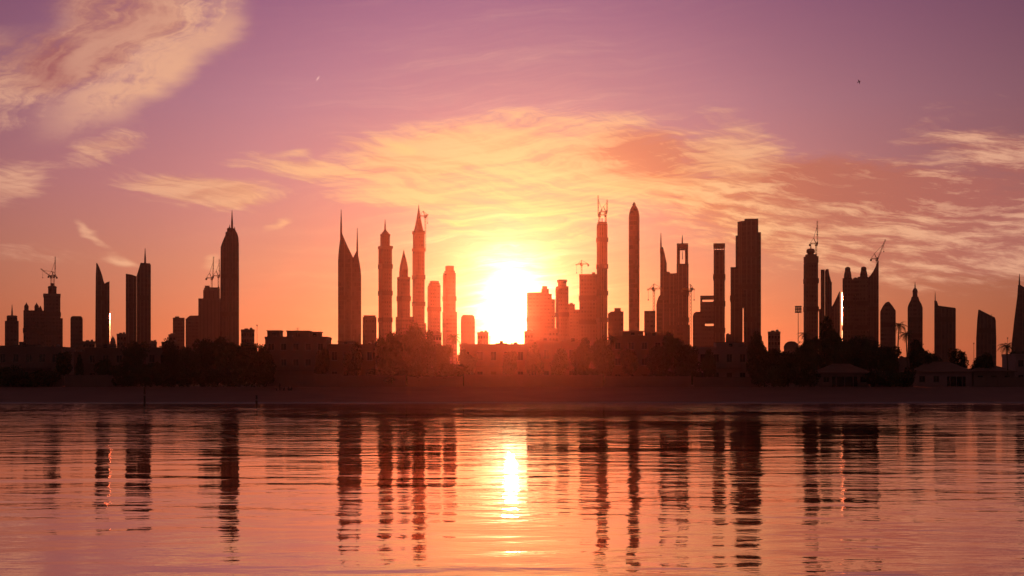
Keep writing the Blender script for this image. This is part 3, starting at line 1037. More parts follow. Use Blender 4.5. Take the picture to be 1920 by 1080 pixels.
def crane(D, px, ybase, ytop, jib, label, luff=False, w=1.9):
    """jib: list of (px, py) of jib tip; counter jib is set opposite"""
    D *= 0.62
    k = D / F
    r0 = link('tower_crane', None)
    zb = height(ybase, D)
    r0.location = (at(px, D), D, zb)
    az = math.atan((px - 960) / F)
    r0.rotation_euler = (0, 0, -az)
    tag(r0, label, 'crane', 'tower cranes on the skyline')
    H = (ybase - ytop) * k
    lattice(MB(), (0, 0, -1.0), (0, 0, H), w * 0.65, 2.4, 0.15).obj('mast', 'crane_steel', r0)
    jx, jz = (jib[0] - px) * k, (ybase - jib[1]) * k
    sg = 1 if jx >= 0 else -1
    MB().box(-1.1, 1.1, -1.1, 1.1, H - 0.4, H + 0.6).obj('slewing_ring', 'crane_steel', r0)
    MB().box(sg * 0.8 - 0.7, sg * 0.8 + 0.7, -2.4, -1.0, H + 0.5, H + 2.4).obj('cab', 'frame_white', r0)
    lattice(MB(), (sg * 1.0, 0, H + 1.6), (jx, 0, jz), 0.8, 2.4, 0.12).obj('jib', 'crane_steel', r0)
    cj = -sg * (5.0 if luff else max(6.0, abs(jx) * 0.45))
    lattice(MB(), (0, 0, H + 1.4), (cj, 0, H + 1.6), 0.8, 2.2, 0.12).obj('counter_jib', 'crane_steel', r0)
    MB().box(cj - 0.8, cj + 0.8, -0.8, 0.8, H - 0.6, H + 1.2).obj('counterweight', 'concrete', r0)
    ax = -sg * 2.0 if luff else 0
    ah = H + (6 if luff else 5)
    m_ = MB()
    m_.bar((0, -0.8, H + 1), (ax, 0, ah), 0.3).bar((0, 0.8, H + 1), (ax, 0, ah), 0.3)
    m_.obj('apex_frame', 'crane_steel', r0)
    m_ = MB()
    m_.bar((ax, 0, ah), (jx * 0.75, 0, (H + 1.6) + (jz - H - 1.6) * 0.75), 0.14).bar((ax, 0, ah), (cj, 0, H + 1.6), 0.14)
    m_.obj('tie_rope', 'metal', r0)
    hx = jx * 0.8
    hz = (H + 1.6) + (jz - H - 1.6) * 0.8
    MB().bar((hx, 0, hz), (hx, 0, hz - 7), 0.1).box(hx - 0.4, hx + 0.4, -0.4, 0.4, hz - 8, hz - 7).obj('hook', 'metal', r0)


crane(2200, 96, 537, 521, (77, 504), 'crane with jib leaning left on the unfinished tower at far left', True)
crane(2196, 101, 537, 520, (103.5, 481), 'crane with nearly upright jib on the unfinished tower at far left', True)
crane(2158, 397, 537, 524, (400.5, 481), 'left of two upright cranes on the ragged unfinished tower', True)
crane(2163, 409.5, 541, 520, (411, 486), 'right of two upright cranes on the ragged unfinished tower', True, 1.5)
crane(2040, 797.5, 470, 408, (803, 402), 'crane beside the spire of the taller pointed-roof tower', True, 1.6)
crane(2080, 1090.5, 517, 498, (1079, 496.5), 'crane on the plain square slab right of the sun', False, 1.6)
crane(1958, 1124, 418, 406, (1121.5, 366), 'left of two upright cranes on the very tall slim shaft', True, 1.5)
crane(1962, 1136, 418, 400, (1138.5, 374), 'right of two upright cranes on the very tall slim shaft', True, 1.5)
crane(1648, 1226, 640, 545, (1213, 543), 'flat-jib crane standing left of the spiked tower')
crane(1640, 1295, 660, 546, (1303, 543), 'flat-jib crane standing right of the portal-topped tower')
crane(1868, 1530.5, 482, 460, (1532.5, 414), 'upright crane on the drum-crowned tower', True, 1.6)
crane(2050, 1644, 503, 488, (1660, 449), 'crane with jib leaning right on the blade tower', True, 1.6)

# ------------------------------------------------------------------ floodlight mast and thin poles
D = 620
t = Tower('floodlight_mast', D, 1496.7, 'slender floodlight mast with square lamp rack', cat='floodlight')
t.lathe('pole', 1496.7, [(0.9, None), (0.55, 585)], 8, 'metal')
t.box('lamp_rack', 1490.5, 1503, 573.5, 574.4, depth=0.5, wall='metal')
t.box('lamp_rack', 1490.5, 1503, 578.3, 579.2, depth=0.5, wall='metal')
t.box('lamp_rack', 1490.5, 1503, 584, 584.9, depth=0.5, wall='metal')
for i in range(4):
    for yy in (574.6, 579.4):
        px = 1491.2 + i * 3.1
        t.box('lamp', px, px + 2.2, yy, yy + 3.6, depth=0.7, wall='frame_white')
for px, y0, D, lab in ((482, 609, 640, 'thin lamp post left of the flat-roofed villa'), (1826, 643, 600, 'thin pole left of the slanted slab tower'), (1889.5, 633, 560, 'short pole with lantern left of the right-edge tower')):
    t = Tower('lamp_post', D, px, lab, cat='lamp post')
    t.lathe('pole', px, [(0.55, None), (0.35, y0 + 2)], 6, 'metal')
    t.lathe('lantern', px, [(0.5, y0 + 2.4), (1.3, y0 + 1.2), (1.0, y0), (0.2, y0 - 0.6)], 8, 'metal')

# ------------------------------------------------------------------ villas


def wall_with_holes(w, hgt, depth, holes):
    """box, front at y=0, with recessed openings (x0,x1,z0,z1)"""
    m_ = MB()
    xs_ = sorted({-w / 2, w / 2} | {a for h_ in holes for a in h_[:2]})
    zs_ = sorted({0.0, hgt} | {a for h_ in holes for a in h_[2:]})
    for i in range(len(xs_) - 1):
        for j in range(len(zs_) - 1):
            xa, xb, za, zb = xs_[i], xs_[i + 1], zs_[j], zs_[j + 1]
            xm, zm = (xa + xb) / 2, (za + zb) / 2
            if any(h_[0] < xm < h_[1] and h_[2] < zm < h_[3] for h_ in holes):
                continue
            m_.add([(xa, 0, za), (xb, 0, za), (xb, 0, zb), (xa, 0, zb)], [(0, 1, 2, 3)])
    for x0, x1, z0, z1 in holes:
        m_.add([(x0, 0, z0), (x1, 0, z0), (x1, 0.3, z0), (x0, 0.3, z0), (x0, 0, z1), (x1, 0, z1), (x1, 0.3, z1), (x0, 0.3, z1)],
               [(0, 1, 2, 3), (7, 6, 5, 4), (0, 3, 7, 4), (2, 1, 5, 6)])
    m_.add([(-w / 2, 0, 0), (w / 2, 0, 0), (w / 2, depth, 0), (-w / 2, depth, 0), (-w / 2, 0, hgt), (w / 2, 0, hgt), (w / 2, depth, hgt), (-w / 2, depth, hgt)],
           [(4, 5, 6, 7), (1, 2, 6, 5), (2, 3, 7, 6), (3, 0, 4, 7)])
    return m_


WIN = {}


def window_mesh(w, h_):
    key = (round(w, 1), round(h_, 1))
    if key not in WIN:
        w, h_ = key
        fr = MB()
        f_ = 0.08
        fr.box(-w / 2, -w / 2 + f_, 0.16, 0.26, 0, h_).box(w / 2 - f_, w / 2, 0.16, 0.26, 0, h_)
        fr.box(-w / 2 + f_, w / 2 - f_, 0.16, 0.26, 0, f_).box(-w / 2 + f_, w / 2 - f_, 0.16, 0.26, h_ - f_, h_).box(-0.03, 0.03, 0.17, 0.25, f_, h_ - f_)
        pn = MB().box(-w / 2 + 0.02, w / 2 - 0.02, 0.21, 0.235, 0.02, h_ - 0.02)
        WIN[key] = (fr.mesh('window', 'frame_white'), pn.mesh('pane', 'pane'))
    return WIN[key]


def villa(x0, x1, ytop, D, label, storeys=2, wallm='plaster_sand', roof='flat', heads=(), balcony=False, nwin=None, porch=None, eave=None, depth=11.0):
    cx = (x0 + x1) / 2
    k = D / F
    r0 = link('villa', None)
    r0.location = (at(cx, D), D, GZ)
    tag(r0, label, 'house')
    w = (x1 - x0) * k
    H = height(ytop if roof == 'flat' else eave, D) - GZ
    sh = H / storeys if storeys > 1 else H
    nw = nwin or max(2, int(w / 3.2))
    holes, wins = [], []
    ww = min(1.6, w / nw * 0.5)
    door_i = nw // 2
    for st in range(storeys):
        for i in range(nw):
            xx = -w / 2 + w * (i + 0.5) / nw
            z0 = st * sh + (0.0 if (st == 0 and i == door_i) else sh * 0.30)
            z1 = st * sh + sh * 0.74
            if porch and st == 0 and porch[0] - 0.3 < xx + 0 < porch[1] + 0.3:
                continue
            holes.append((xx - ww / 2, xx + ww / 2, z0, z1))
            wins.append((xx, z0, z1, st == 0 and i == door_i))
    if porch:
        holes.append((porch[0], porch[1], 0.0, min(2.7, H * 0.8)))
    wall_with_holes(w, H, depth, holes).obj('wall', wallm, r0)
    for xx, z0, z1, isdoor in wins:
        if isdoor:
            d_ = MB().box(xx - ww / 2 + 0.01, xx + ww / 2 - 0.01, 0.18, 0.26, 0.02, z1 - 0.02).obj('door', 'wood', r0)
            MB().box(xx + ww / 2 - 0.22, xx + ww / 2 - 0.16, 0.10, 0.17, 0.95, 1.15).obj('handle', 'metal', d_)
            continue
        a, p_ = window_mesh(ww, z1 - z0)
        o = link('window', a, r0)
        o.location = (xx, 0, z0)
        link('pane', p_, o)
        MB().box(xx - ww / 2 - 0.1, xx + ww / 2 + 0.1, -0.12, 0.02, z0 - 0.1, z0 - 0.003).obj('sill', 'frame_white', o).matrix_parent_inverse = Matrix.Translation((-xx, 0, -z0))
    if porch:
        MB().box(porch[0] + 0.01, porch[1] - 0.01, 0.27, 0.29, 0.01, min(2.7, H * 0.8) - 0.01).obj('glazed_opening', 'pane', r0)
        n_ = 3
        for i in range(n_):
            xx = porch[0] + (porch[1] - porch[0]) * (i + 0.5) / n_
            MB().lathe(xx, 0.12, [(0.10, 0.0), (0.09, min(2.7, H * 0.8))], 8).obj('porch_column', 'plaster_white', r0)
    if roof == 'flat':
        m_ = MB()
        e = 0.12
        m_.box(-w / 2 - e, w / 2 + e, -e, 0.25, H + 0.003, H + 0.75).box(-w / 2 - e, w / 2 + e, depth - 0.25, depth + e, H + 0.003, H + 0.75)
        m_.box(-w / 2 - e, -w / 2 + 0.25, 0.25, depth - 0.25, H + 0.003, H + 0.75).box(w / 2 - 0.25, w / 2 + e, 0.25, depth - 0.25, H + 0.003, H + 0.75)
        m_.obj('parapet', wallm, r0)
        for a, b_, yt in heads:
            xa, xb = (a - cx) * k, (b_ - cx) * k
            hz = height(yt, D + 4) - GZ
            hd = MB().box(xa, xb, 2.5, 7.0, H + 0.004, hz).obj('roof_room', wallm, r0)
            MB().box(xa - 0.2, xb + 0.2, 2.3, 7.2, hz + 0.002, hz + 0.22).obj('roof_slab', 'concrete', hd)
            MB().box((xa + xb) / 2 - 0.5, (xa + xb) / 2 + 0.5, 2.44, 2.52, H + 0.6, H + 1.7).obj('window', 'pane', hd)
        MB().lathe(w * 0.33, depth * 0.6, [(0.6, H), (0.6, H + 1.3), (0.15, H + 1.5)], 10).obj('water_tank', 'frame_white', r0)
        rv = random.Random(int(x0) + 900)
        for _ in range(2):
            xx = rv.uniform(-0.42, 0.42) * w
            MB().box(xx - 0.5, xx + 0.5, 1.0, 1.8, H + 0.005, H + rv.uniform(0.9, 1.25)).obj('air_conditioner', 'frame_white', r0)
        xx, ah = rv.uniform(-0.4, 0.1) * w, H + rv.uniform(2.2, 3.4)
        am = MB().bar((xx, 1.6, H - 0.1), (xx, 1.6, ah), 0.05)
        for k_ in range(4):
            am.bar((xx - 0.5 + 0.07 * k_, 1.6, ah - 0.25 * k_), (xx + 0.5 - 0.07 * k_, 1.6, ah - 0.25 * k_), 0.025)
        am.obj('aerial', 'metal', r0)
        xx = rv.uniform(0.05, 0.4) * w
        MB().lathe(xx, 2.2, [(0.06, H), (0.06, H + 0.8), (0.12, H + 0.85), (0.45, H + 1.0), (0.55, H + 1.15)], 10).obj('satellite_dish', 'frame_white', r0)
    else:
        e = 0.7
        zr = height(ytop, D + 4) - GZ
        rd = depth / 2
        ins = min(w / 2 - 0.4, rd * 0.9)
        vs_ = [(-w / 2 - e, -e, H + 0.004), (w / 2 + e, -e, H + 0.004), (w / 2 + e, depth + e, H + 0.004), (-w / 2 - e, depth + e, H + 0.004)]
        vs2 = [(x_, y_, z_ + 0.22) for x_, y_, z_ in vs_]
        m_ = MB()
        m_.add(vs_ + vs2, [(3, 2, 1, 0), (0, 1, 5, 4), (1, 2, 6, 5), (2, 3, 7, 6), (3, 0, 4, 7)])
        m_.add(vs2 + [(-w / 2 + ins, rd, zr), (w / 2 - ins, rd, zr)], [(0, 1, 5, 4), (1, 2, 5), (2, 3, 4, 5), (3, 0, 4)])
        ro = m_.obj('roof', 'roof_tile', r0)
        MB().bar((-w / 2 + ins, rd, zr + 0.02), (w / 2 - ins, rd, zr + 0.02), 0.16, n=6).obj('ridge', 'roof_tile', ro)
    if balcony:
        bz = sh
        bw = w * 0.34
        bo = MB().box(-bw, bw, -1.6, -0.002, bz - 0.2, bz).obj('balcony', 'concrete', r0)
        m_ = MB().box(-bw, bw, -1.6, -1.54, bz + 0.95, bz + 1.02)
        for i in range(13):
            xx = -bw + 2 * bw * i / 12
            m_.box(xx - 0.03, xx + 0.03, -1.59, -1.55, bz + 0.002, bz + 0.95)
        m_.obj('railing', 'metal', bo)
    return r0


villa(-8, 116, 655, 402, 'broad flat-roofed villa at the far left of the beach', 2, 'plaster_sand', heads=((20, 60, 648),), balcony=True)
villa(160, 236, 657, 400, 'flat-roofed villa left of the tall dark round tree', 2, 'plaster_ochre', heads=((180, 205, 650),))
villa(274, 316, 656, 408, 'narrow villa showing between the tall dark round tree and the hedge', 2, 'plaster_sand')
villa(497, 612, 636, 400, 'large three-storey villa with three roof rooms behind the people', 3, 'plaster_sand', heads=((498, 523, 621), (535, 577, 621.5), (578, 598, 623.5)), balcony=True)
villa(616, 704, 650, 404, 'flat-roofed villa below the two-horned tower', 2, 'plaster_ochre', heads=((632, 660, 641),))
villa(862, 988.5, 650, 402, 'flat-roofed villa left of centre directly below the sun', 2, 'plaster_sand', heads=((930, 950, 645),), balcony=True)
villa(988.8, 1108, 645, 404, 'flat-roofed villa right of centre, nearly under the sun', 2, 'plaster_sand', heads=((1010, 1035, 640), (1060, 1090, 639)))
villa(1146, 1246, 634, 406, 'tall three-storey villa below the pencil tower', 3, 'plaster_ochre', heads=((1168, 1208, 622), (1215, 1240, 624)))
villa(1306, 1405, 655, 400, 'pale flat-roofed villa below the bulkiest tower', 2, 'plaster_white', heads=((1345, 1400, 643),), balcony=True)
villa(1538, 1630, 683, 388, 'low tiled pavilion under the double-turret towers', 1, 'plaster_sand', roof='hip', eave=700, porch=(-3.5, 3.5), depth=9)
villa(1716, 1822, 679, 392, 'hip-roofed bungalow with wide dark porch at right', 1, 'plaster_white', roof='hip', eave=698, porch=(1.0, 6.2), depth=10)
villa(1826, 1902, 684, 396, 'hip-roofed bungalow second from the right edge', 1, 'plaster_sand', roof='hip', eave=697, depth=10)
villa(1904, 1990, 668, 402, 'flat-roofed villa cut off by the right edge', 2, 'plaster_white')
villa(118, 160, 664, 430, 'small set-back villa behind the thin cypress at left', 2, 'plaster_ochre')
villa(1436, 1500, 668, 440, 'set-back villa half hidden by trees near the floodlight mast', 2, 'plaster_sand')
villa(1650, 1712, 676, 430, 'set-back villa behind the palms at right', 1, 'plaster_sand')

# ------------------------------------------------------------------ garden walls
WALLS = [(-20, 118, 704, 'beach wall before the far left villa'), (122, 228, 703, 'beach wall left of the long hedge'), (516, 640, 701, 'beach wall behind the people'),
         (640, 760, 704, 'beach wall below the two-horned tower'), (764, 868, 706, 'beach wall below the palm left of centre'), (870, 990, 702, 'beach wall straight below the sun'),
         (994, 1130, 703, 'beach wall just right of the sun'), (1134, 1296, 705, 'beach wall below the pencil tower'), (1300, 1425, 707, 'beach wall before the pale villa'),
         (1640, 1712, 708, 'beach wall left of the hip-roofed bungalow'), (1826, 1960, 707, 'beach wall at the right edge')]
for x0, x1, yt, lab in WALLS:
    D = 385
    r0 = link('garden_wall', None)
    r0.location = (at((x0 + x1) / 2, D), D, 3.05)
    tag(r0, lab, 'wall')
    w = (x1 - x0) * D / F
    H = height(yt, D) - 3.05
    MB().box(-w / 2, w / 2, 0, 0.3, 0, H - 0.12).obj('wall_panel', 'plaster_sand', r0)
    MB().box(-w / 2 - 0.05, w / 2 + 0.05, -0.08, 0.38, H - 0.117, H).obj('coping', 'concrete', r0)
    n_ = int(w / 3.2)
    for i in range(n_ + 1):
        xx = -w / 2 + 0.25 + (w - 0.5) * i / n_
        MB().box(xx - 0.25, xx + 0.25, -0.12, -0.004, 0, H + 0.15).obj('pillar', 'plaster_sand', r0)

# ------------------------------------------------------------------ trees


def leafy(seed, blobs, count, size, m_=None):
    """leaf-sized faces spread through lobes (x,y,z,rx,rz)"""
    rr_ = random.Random(seed)
    m_ = m_ or MB()
    vol = [b_[3] ** 2 * b_[4] for b_ in blobs]
    tv = sum(vol)
    for b_, vv in zip(blobs, vol):
        for _ in range(int(count * vv / tv)):
            while True:
                p = Vector((rr_.uniform(-1, 1), rr_.uniform(-1, 1), rr_.uniform(-1, 1)))
                if p.length < 1:
                    break
            rad = p.length ** 0.45 * rr_.uniform(0.8, 1.08)
            if rr_.random() < 0.09:
                rad *= rr_.uniform(1.05, 1.28)
            p = p.normalized() * rad
            c = Vector((b_[0] + p.x * b_[3], b_[1] + p.y * b_[3], b_[2] + p.z * b_[4]))
            u = Vector((rr_.gauss(0, 1), rr_.gauss(0, 1), rr_.gauss(0, 1))).normalized()
            w_ = u.orthogonal().normalized()
            s_ = size * rr_.uniform(0.6, 1.4)
            u, w_ = u * s_, w_ * s_ * 0.6
            m_.add([c - u, c - w_, c + u, c + w_], [(0, 1, 2, 3)])
    return m_


def crown_blobs(seed, n, spread, zlo, zhi, r):
    rr_ = random.Random(seed)
    out = [(0, 0, (zlo + zhi) / 2, spread * 0.75, (zhi - zlo) * 0.42)]
    for i in range(n):
        a = rr_.uniform(0, 6.283)
        d = rr_.uniform(0.3, 1.0) * (spread - r * 0.6)
        z = rr_.uniform(zlo + r * 0.6, zhi - r * 0.6)
        q_ = r * rr_.uniform(0.7, 1.25)
        out.append((math.cos(a) * d, math.sin(a) * d, z, q_, q_ * rr_.uniform(0.7, 1.0)))
    return out


# every kind is one unit tall and about one unit wide and is scaled to each tree
KINDS = {}
for i in range(5):
    bl = crown_blobs(20 + i, 9, 0.48, 0.26, 1.0, 0.20)
    cm = leafy(40 + i, bl, 4200, 0.031).mesh('crown', 'leaf_dark' if i % 2 else 'leaf_mid')
    tm = MB()
    tm.bar((0, 0, -0.03), (0.01, 0, 0.3), 0.035, 0.026, 7).bar((0.01, 0, 0.3), (0.0, 0.01, 0.62), 0.026, 0.012, 6)
    rr = random.Random(60 + i)
    for k in range(6):
        a = rr.uniform(0, 6.28)
        tm.bar((0.005, 0, 0.25 + 0.05 * k), (math.cos(a) * 0.3, math.sin(a) * 0.3, 0.5 + 0.06 * k), 0.016, 0.005, 5)
    KINDS['round%d' % i] = (tm.mesh('trunk', 'bark'), cm)
for i in range(2):
    bl = [(0, 0, 0.12 + 0.1 * j, 0.5 * math.sin(math.pi * min(1, (0.16 + 0.092 * j)) ** 0.8) * 0.9 + 0.05, 0.12) for j in range(9)]
    cm = leafy(80 + i, bl, 1500, 0.04).mesh('crown', 'leaf_dark')
    tm = MB().bar((0, 0, -0.03), (0, 0, 0.9), 0.05, 0.01, 6)
    KINDS['cypress%d' % i] = (tm.mesh('trunk', 'bark'), cm)
for i in range(3):
    bl = crown_blobs(100 + i, 7, 0.5, 0.0, 1.0, 0.26)
    cm = leafy(120 + i, bl, 1500, 0.05).mesh('crown', 'leaf_dark' if i else 'leaf_mid')
    tm = MB()
    rr = random.Random(i)
    for k in range(5):
        a = rr.uniform(0, 6.28)
        tm.bar((0.03 * math.cos(a), 0.03 * math.sin(a), -0.03), (math.cos(a) * 0.3, math.sin(a) * 0.3, 0.6), 0.02, 0.006, 5)
    KINDS['shrub%d' % i] = (tm.mesh('stem', 'bark'), cm)


def tree(kind, px, ytop, wpx, D, label, cat='tree', group=None, gz=None):
    nm = {'round': 'broadleaf_tree', 'cypre': 'cypress_tree', 'shrub': 'shrub'}[kind[:5]]
    gz = GZ if gz is None else gz
    r0 = link(nm, None)
    r0.location = (at(px, D), D, gz)
    hh = height(ytop, D) - gz
    ww = wpx * D / F
    r0.scale = (ww, ww, hh)
    r0.rotation_euler = (0, 0, random.uniform(0, 6.28))
    tag(r0, label, cat, group)
    a, c = KINDS[kind]
    link('stem' if kind[:5] == 'shrub' else 'trunk', a, r0)
    link('crown', c, r0)
    return r0


TREES = [
    ('cypress0', 149, 662, 17, 392, 'thin dark cypress between two villas at left'),
    ('round0', 252, 636, 54, 388, 'tall dark round tree below the twin slab tower'),
    ('round1', 322, 640, 46, 402, 'tree at the left end of the leafy clump right of the narrow villa'),
    ('round2', 352, 648, 56, 394, 'low spreading tree below the two low boxy blocks'),
    ('round3', 388, 632, 58, 400, 'tree below the ragged unfinished tower'),
    ('round4', 428, 636, 62, 396, 'broad tree right at the foot of the tallest left tower'),
    ('round0', 466, 640, 54, 402, 'tree below the low rounded block right of the tallest left tower'),
    ('round1', 495, 652, 46, 394, 'low tree leaning against the left side of the three-storey villa'),
    ('round2', 716, 630, 42, 396, 'dark tree at the foot of the flared-cornice tower'),
    ('round3', 742, 618, 54, 400, 'tall tree left below the shorter pointed-roof tower'),
    ('round4', 770, 610, 56, 398, 'tallest tree of the clump below the two pointed-roof towers'),
    ('round1', 798, 628, 52, 394, 'broad tree below the taller pointed-roof tower'),
    ('round0', 826, 642, 46, 400, 'low tree left of the palm near the sun glare'),
    ('round2', 1128, 632, 50, 394, 'dark tree below the very tall slim shaft'),
    ('round3', 1232, 642, 44, 394, 'tree at the right side of the villa below the pencil tower'),
    ('round4', 1262, 628, 56, 398, 'tall tree below the blade-finned tower'),
    ('round0', 1290, 642, 48, 392, 'tree below the portal-topped tower'),
    ('round1', 1418, 630, 50, 396, 'tree at the right foot of the bulkiest tower'),
    ('round2', 1448, 652, 56, 392, 'low tree under the notched low block'),
    ('round3', 1478, 656, 52, 390, 'low tree under the curved-roof hall'),
    ('round4', 1506, 640, 50, 394, 'tree left below the drum-crowned tower'),
    ('round0', 1532, 628, 50, 400, 'tree right below the drum-crowned tower'),
    ('round1', 1554, 604, 52, 404, 'tallest tree of the right clump, below the notched slab tower'),
    ('round2', 1582, 636, 52, 398, 'tree at the left foot of the double-turret tower'),
    ('round3', 1606, 624, 56, 402, 'tree at the centre foot of the double-turret tower'),
    ('round4', 1634, 636, 54, 398, 'tree below the blade tower with the leaning crane'),
    ('round0', 1662, 646, 50, 394, 'tree below the peaked five-sided tower'),
    ('round1', 1722, 644, 46, 398, 'tree below the lantern-topped tower'),
    ('round2', 1744, 658, 40, 402, 'low tree left of the corner-fin slab'),
    ('round3', 1796, 650, 40, 404, 'tree at the right foot of the corner-fin slab'),
    ('round4', 1846, 664, 48, 400, 'low tree below the slanted slab tower'),
    ('round1', 664, 648, 40, 394, 'tree before the villa below the two-horned tower'),
    ('round2', 606, 652, 34, 394, 'tree at the right corner of the three-storey villa with roof rooms'),
    ('round4', 866, 655, 30, 398, 'narrow tree at the left corner of the villa left of centre'),
    ('round3', 880, 662, 36, 394, 'low tree before the villa left of centre'),
    ('round0', 956, 656, 34, 392, 'low tree straight below the sun'),
    ('round4', 1002, 646, 34, 396, 'tree just right of the sun against the low roofs'),
    ('round2', 1052, 652, 40, 392, 'low tree below the capped tower right of the sun'),
    ('round1', 1092, 640, 42, 396, 'tree below the plain square slab right of the sun'),
    ('round3', 1178, 650, 40, 394, 'tree before the villa below the pencil tower'),
    ('round1', 1330, 660, 36, 392, 'low tree at the left front of the pale villa'),
    ('round0', 118, 656, 36, 398, 'tree at the right end of the far left villa'),
    ('round2', 196, 672, 36, 390, 'low tree before the ochre villa at left'),
    ('round0', 1912, 656, 46, 408, 'tree at the foot of the right-edge tower'),
]
for a in TREES:
    tree(*a)
ORD = ('leftmost', 'second', 'third', 'fourth', 'fifth', 'sixth', 'seventh', 'eighth', 'ninth', 'tenth', 'eleventh', 'twelfth', 'thirteenth')
HEDGES = [(232, 516, 24, 684, 44, 383, 3.05, 'shrub from the left in the long hedge before the left tree clump', 'shrubs of the long left hedge'),
          (2, 100, 22, 692, 38, 383, 3.05, 'shrub from the left before the far left villa', 'shrubs before the far left villa'),
          (1424, 1540, 24, 690, 40, 383, 3.05, 'shrub from the left in the row left of the tiled pavilion', 'shrubs left of the tiled pavilion'),
          (1632, 1716, 22, 694, 38, 383, 3.05, 'shrub from the left between tiled pavilion and hip-roofed bungalow', 'shrubs between pavilion and bungalow'),
          (708, 866, 26, 688, 44, 388, 3.1, 'shrub from the left under the trees below the pointed-roof towers', 'shrubs below the pointed-roof towers'),
          (1110, 1150, 22, 690, 38, 388, 3.1, 'shrub from the left below the very tall slim shaft', 'shrubs below the slim shaft'),
          (1236, 1306, 22, 688, 40, 388, 3.1, 'shrub from the left below the blade-finned and portal-topped towers', 'shrubs below the blade and portal towers')]
n = 0
for x0, x1, st, yt, ww, D, gz, lab, grp in HEDGES:
    for i, px in enumerate(range(x0, x1, st)):
        name_ = lab.replace(' from the left', '', 1) if i == 0 else lab
        tree('shrub%d' % (n % 3), px + random.uniform(-4, 4), yt + random.uniform(-7, 6), ww, D, ORD[i] + ' ' + name_, 'shrub', grp, gz)
        n += 1

# ------------------------------------------------------------------ palms


def frond_mesh():
    m_ = MB()
    pts = []
    for i in range(9):
        t_ = i / 8
        pts.append(Vector((t_ * 2.5 - 0.35 * t_ ** 3, 0, 0.75 * t_ - 1.75 * t_ ** 2.2)))
    for i in range(8):
        m_.bar(pts[i], pts[i + 1], 0.035 * (1 - i / 9), 0.035 * (1 - (i + 1) / 9), 4)
    for i in range(1, 17):
        t_ = i / 16
        j = min(7, int(t_ * 8))
        f_ = t_ * 8 - j
        p = pts[j].lerp(pts[j + 1], f_)
        d = (pts[j + 1] - pts[j]).normalized()
        L = 0.62 * math.sin(math.pi * (0.15 + 0.8 * t_)) + 0.1
        for sd_ in (-1, 1):
            tip = p + d * L * 0.55 + Vector((0, sd_ * L * 0.8, -L * 0.35))
            m_.add([p - d * 0.05, p + d * 0.05, tip], [(0, 1, 2)])
    return m_.mesh('frond', 'leaf_palm')


FR = frond_mesh()


def palm(px, ytop, D, label, seed, lean_=0.3, size=1.0):
    rr_ = random.Random(seed)
    r0 = link('palm_tree', None)
    r0.location = (at(px, D), D, GZ)
    tag(r0, label, 'palm')
    H = height(ytop, D) - GZ - 0.9 * size
    m_ = MB()
    n_ = 9
    pts = [Vector((lean_ * (i / n_) ** 2, 0, H * i / n_ - (0.1 if i == 0 else 0))) for i in range(n_ + 1)]
    for i in range(n_):
        m_.bar(pts[i], pts[i + 1], 0.26 - 0.012 * i, 0.21 - 0.010 * i, 8)
    m_.obj('trunk', 'bark', r0)
    for i in range(22):
        o = link('frond', FR, r0)
        o.location = pts[-1]
        a = 6.283 * i / 22 * 2.4 + rr_.uniform(-0.2, 0.2)
        o.rotation_euler = (rr_.uniform(-0.2, 0.2), -0.75 + 1.25 * (i / 21) + rr_.uniform(-0.12, 0.12), a)
        k = size * rr_.uniform(0.85, 1.1)
        o.scale = (k, k, k)


palm(848, 626, 392, 'feathery palm left of the sun glare', 1, 0.4, 1.1)
palm(1682, 603, 396, 'tall palm right of the peaked five-sided tower', 2, 0.6, 1.15)
palm(1702, 620, 390, 'shorter palm left of the lantern-topped tower', 3, -0.5, 1.1)
palm(1890, 642, 396, 'palm left of the right-edge tower', 6, -0.4, 1.25)
palm(1512, 622, 398, 'palm hugging the drum-crowned tower', 8, -0.3, 1.0)
palm(786, 614, 402, 'palm among the trees below the taller pointed-roof tower', 9, 0.3, 1.0)
palm(1145, 630, 398, 'palm right below the very tall slim shaft', 10, 0.3, 1.0)

# ------------------------------------------------------------------ posts on the beach


def beach_z(y):
    for i in range(len(prof) - 1):
        if prof[i][0] <= y <= prof[i + 1][0]:
            t_ = (y - prof[i][0]) / (prof[i + 1][0] - prof[i][0])
            return prof[i][1] + t_ * (prof[i + 1][1] - prof[i][1])
    return GZ


for px, ytop, D, lab in ((271, 727, 306, 'taller wooden post standing in the shallows at left'), (481, 742, 305, 'shorter wooden post in the shallows left of the people')):
    r0 = link('mooring_post', None)
    r0.location = (at(px, D), D, beach_z(D) - 0.3)
    tag(r0, lab, 'post')
    H = height(ytop, D) - (beach_z(D) - 0.3)
    MB().lathe(0, 0, [(0.24, 0), (0.22, H * 0.5), (0.19, H - 0.05)], 10).obj('shaft', 'wet_wood', r0)
    MB().lathe(0, 0, [(0.23, H - 0.06), (0.23, H + 0.08), (0.10, H + 0.16)], 10).obj('cap', 'wet_wood', r0)
    MB().lathe(0, 0, [(0.25, H * 0.6), (0.25, H * 0.6 + 0.12)], 10).obj('rope_ring', 'cloth_pale', r0)

# ------------------------------------------------------------------ people on the beach


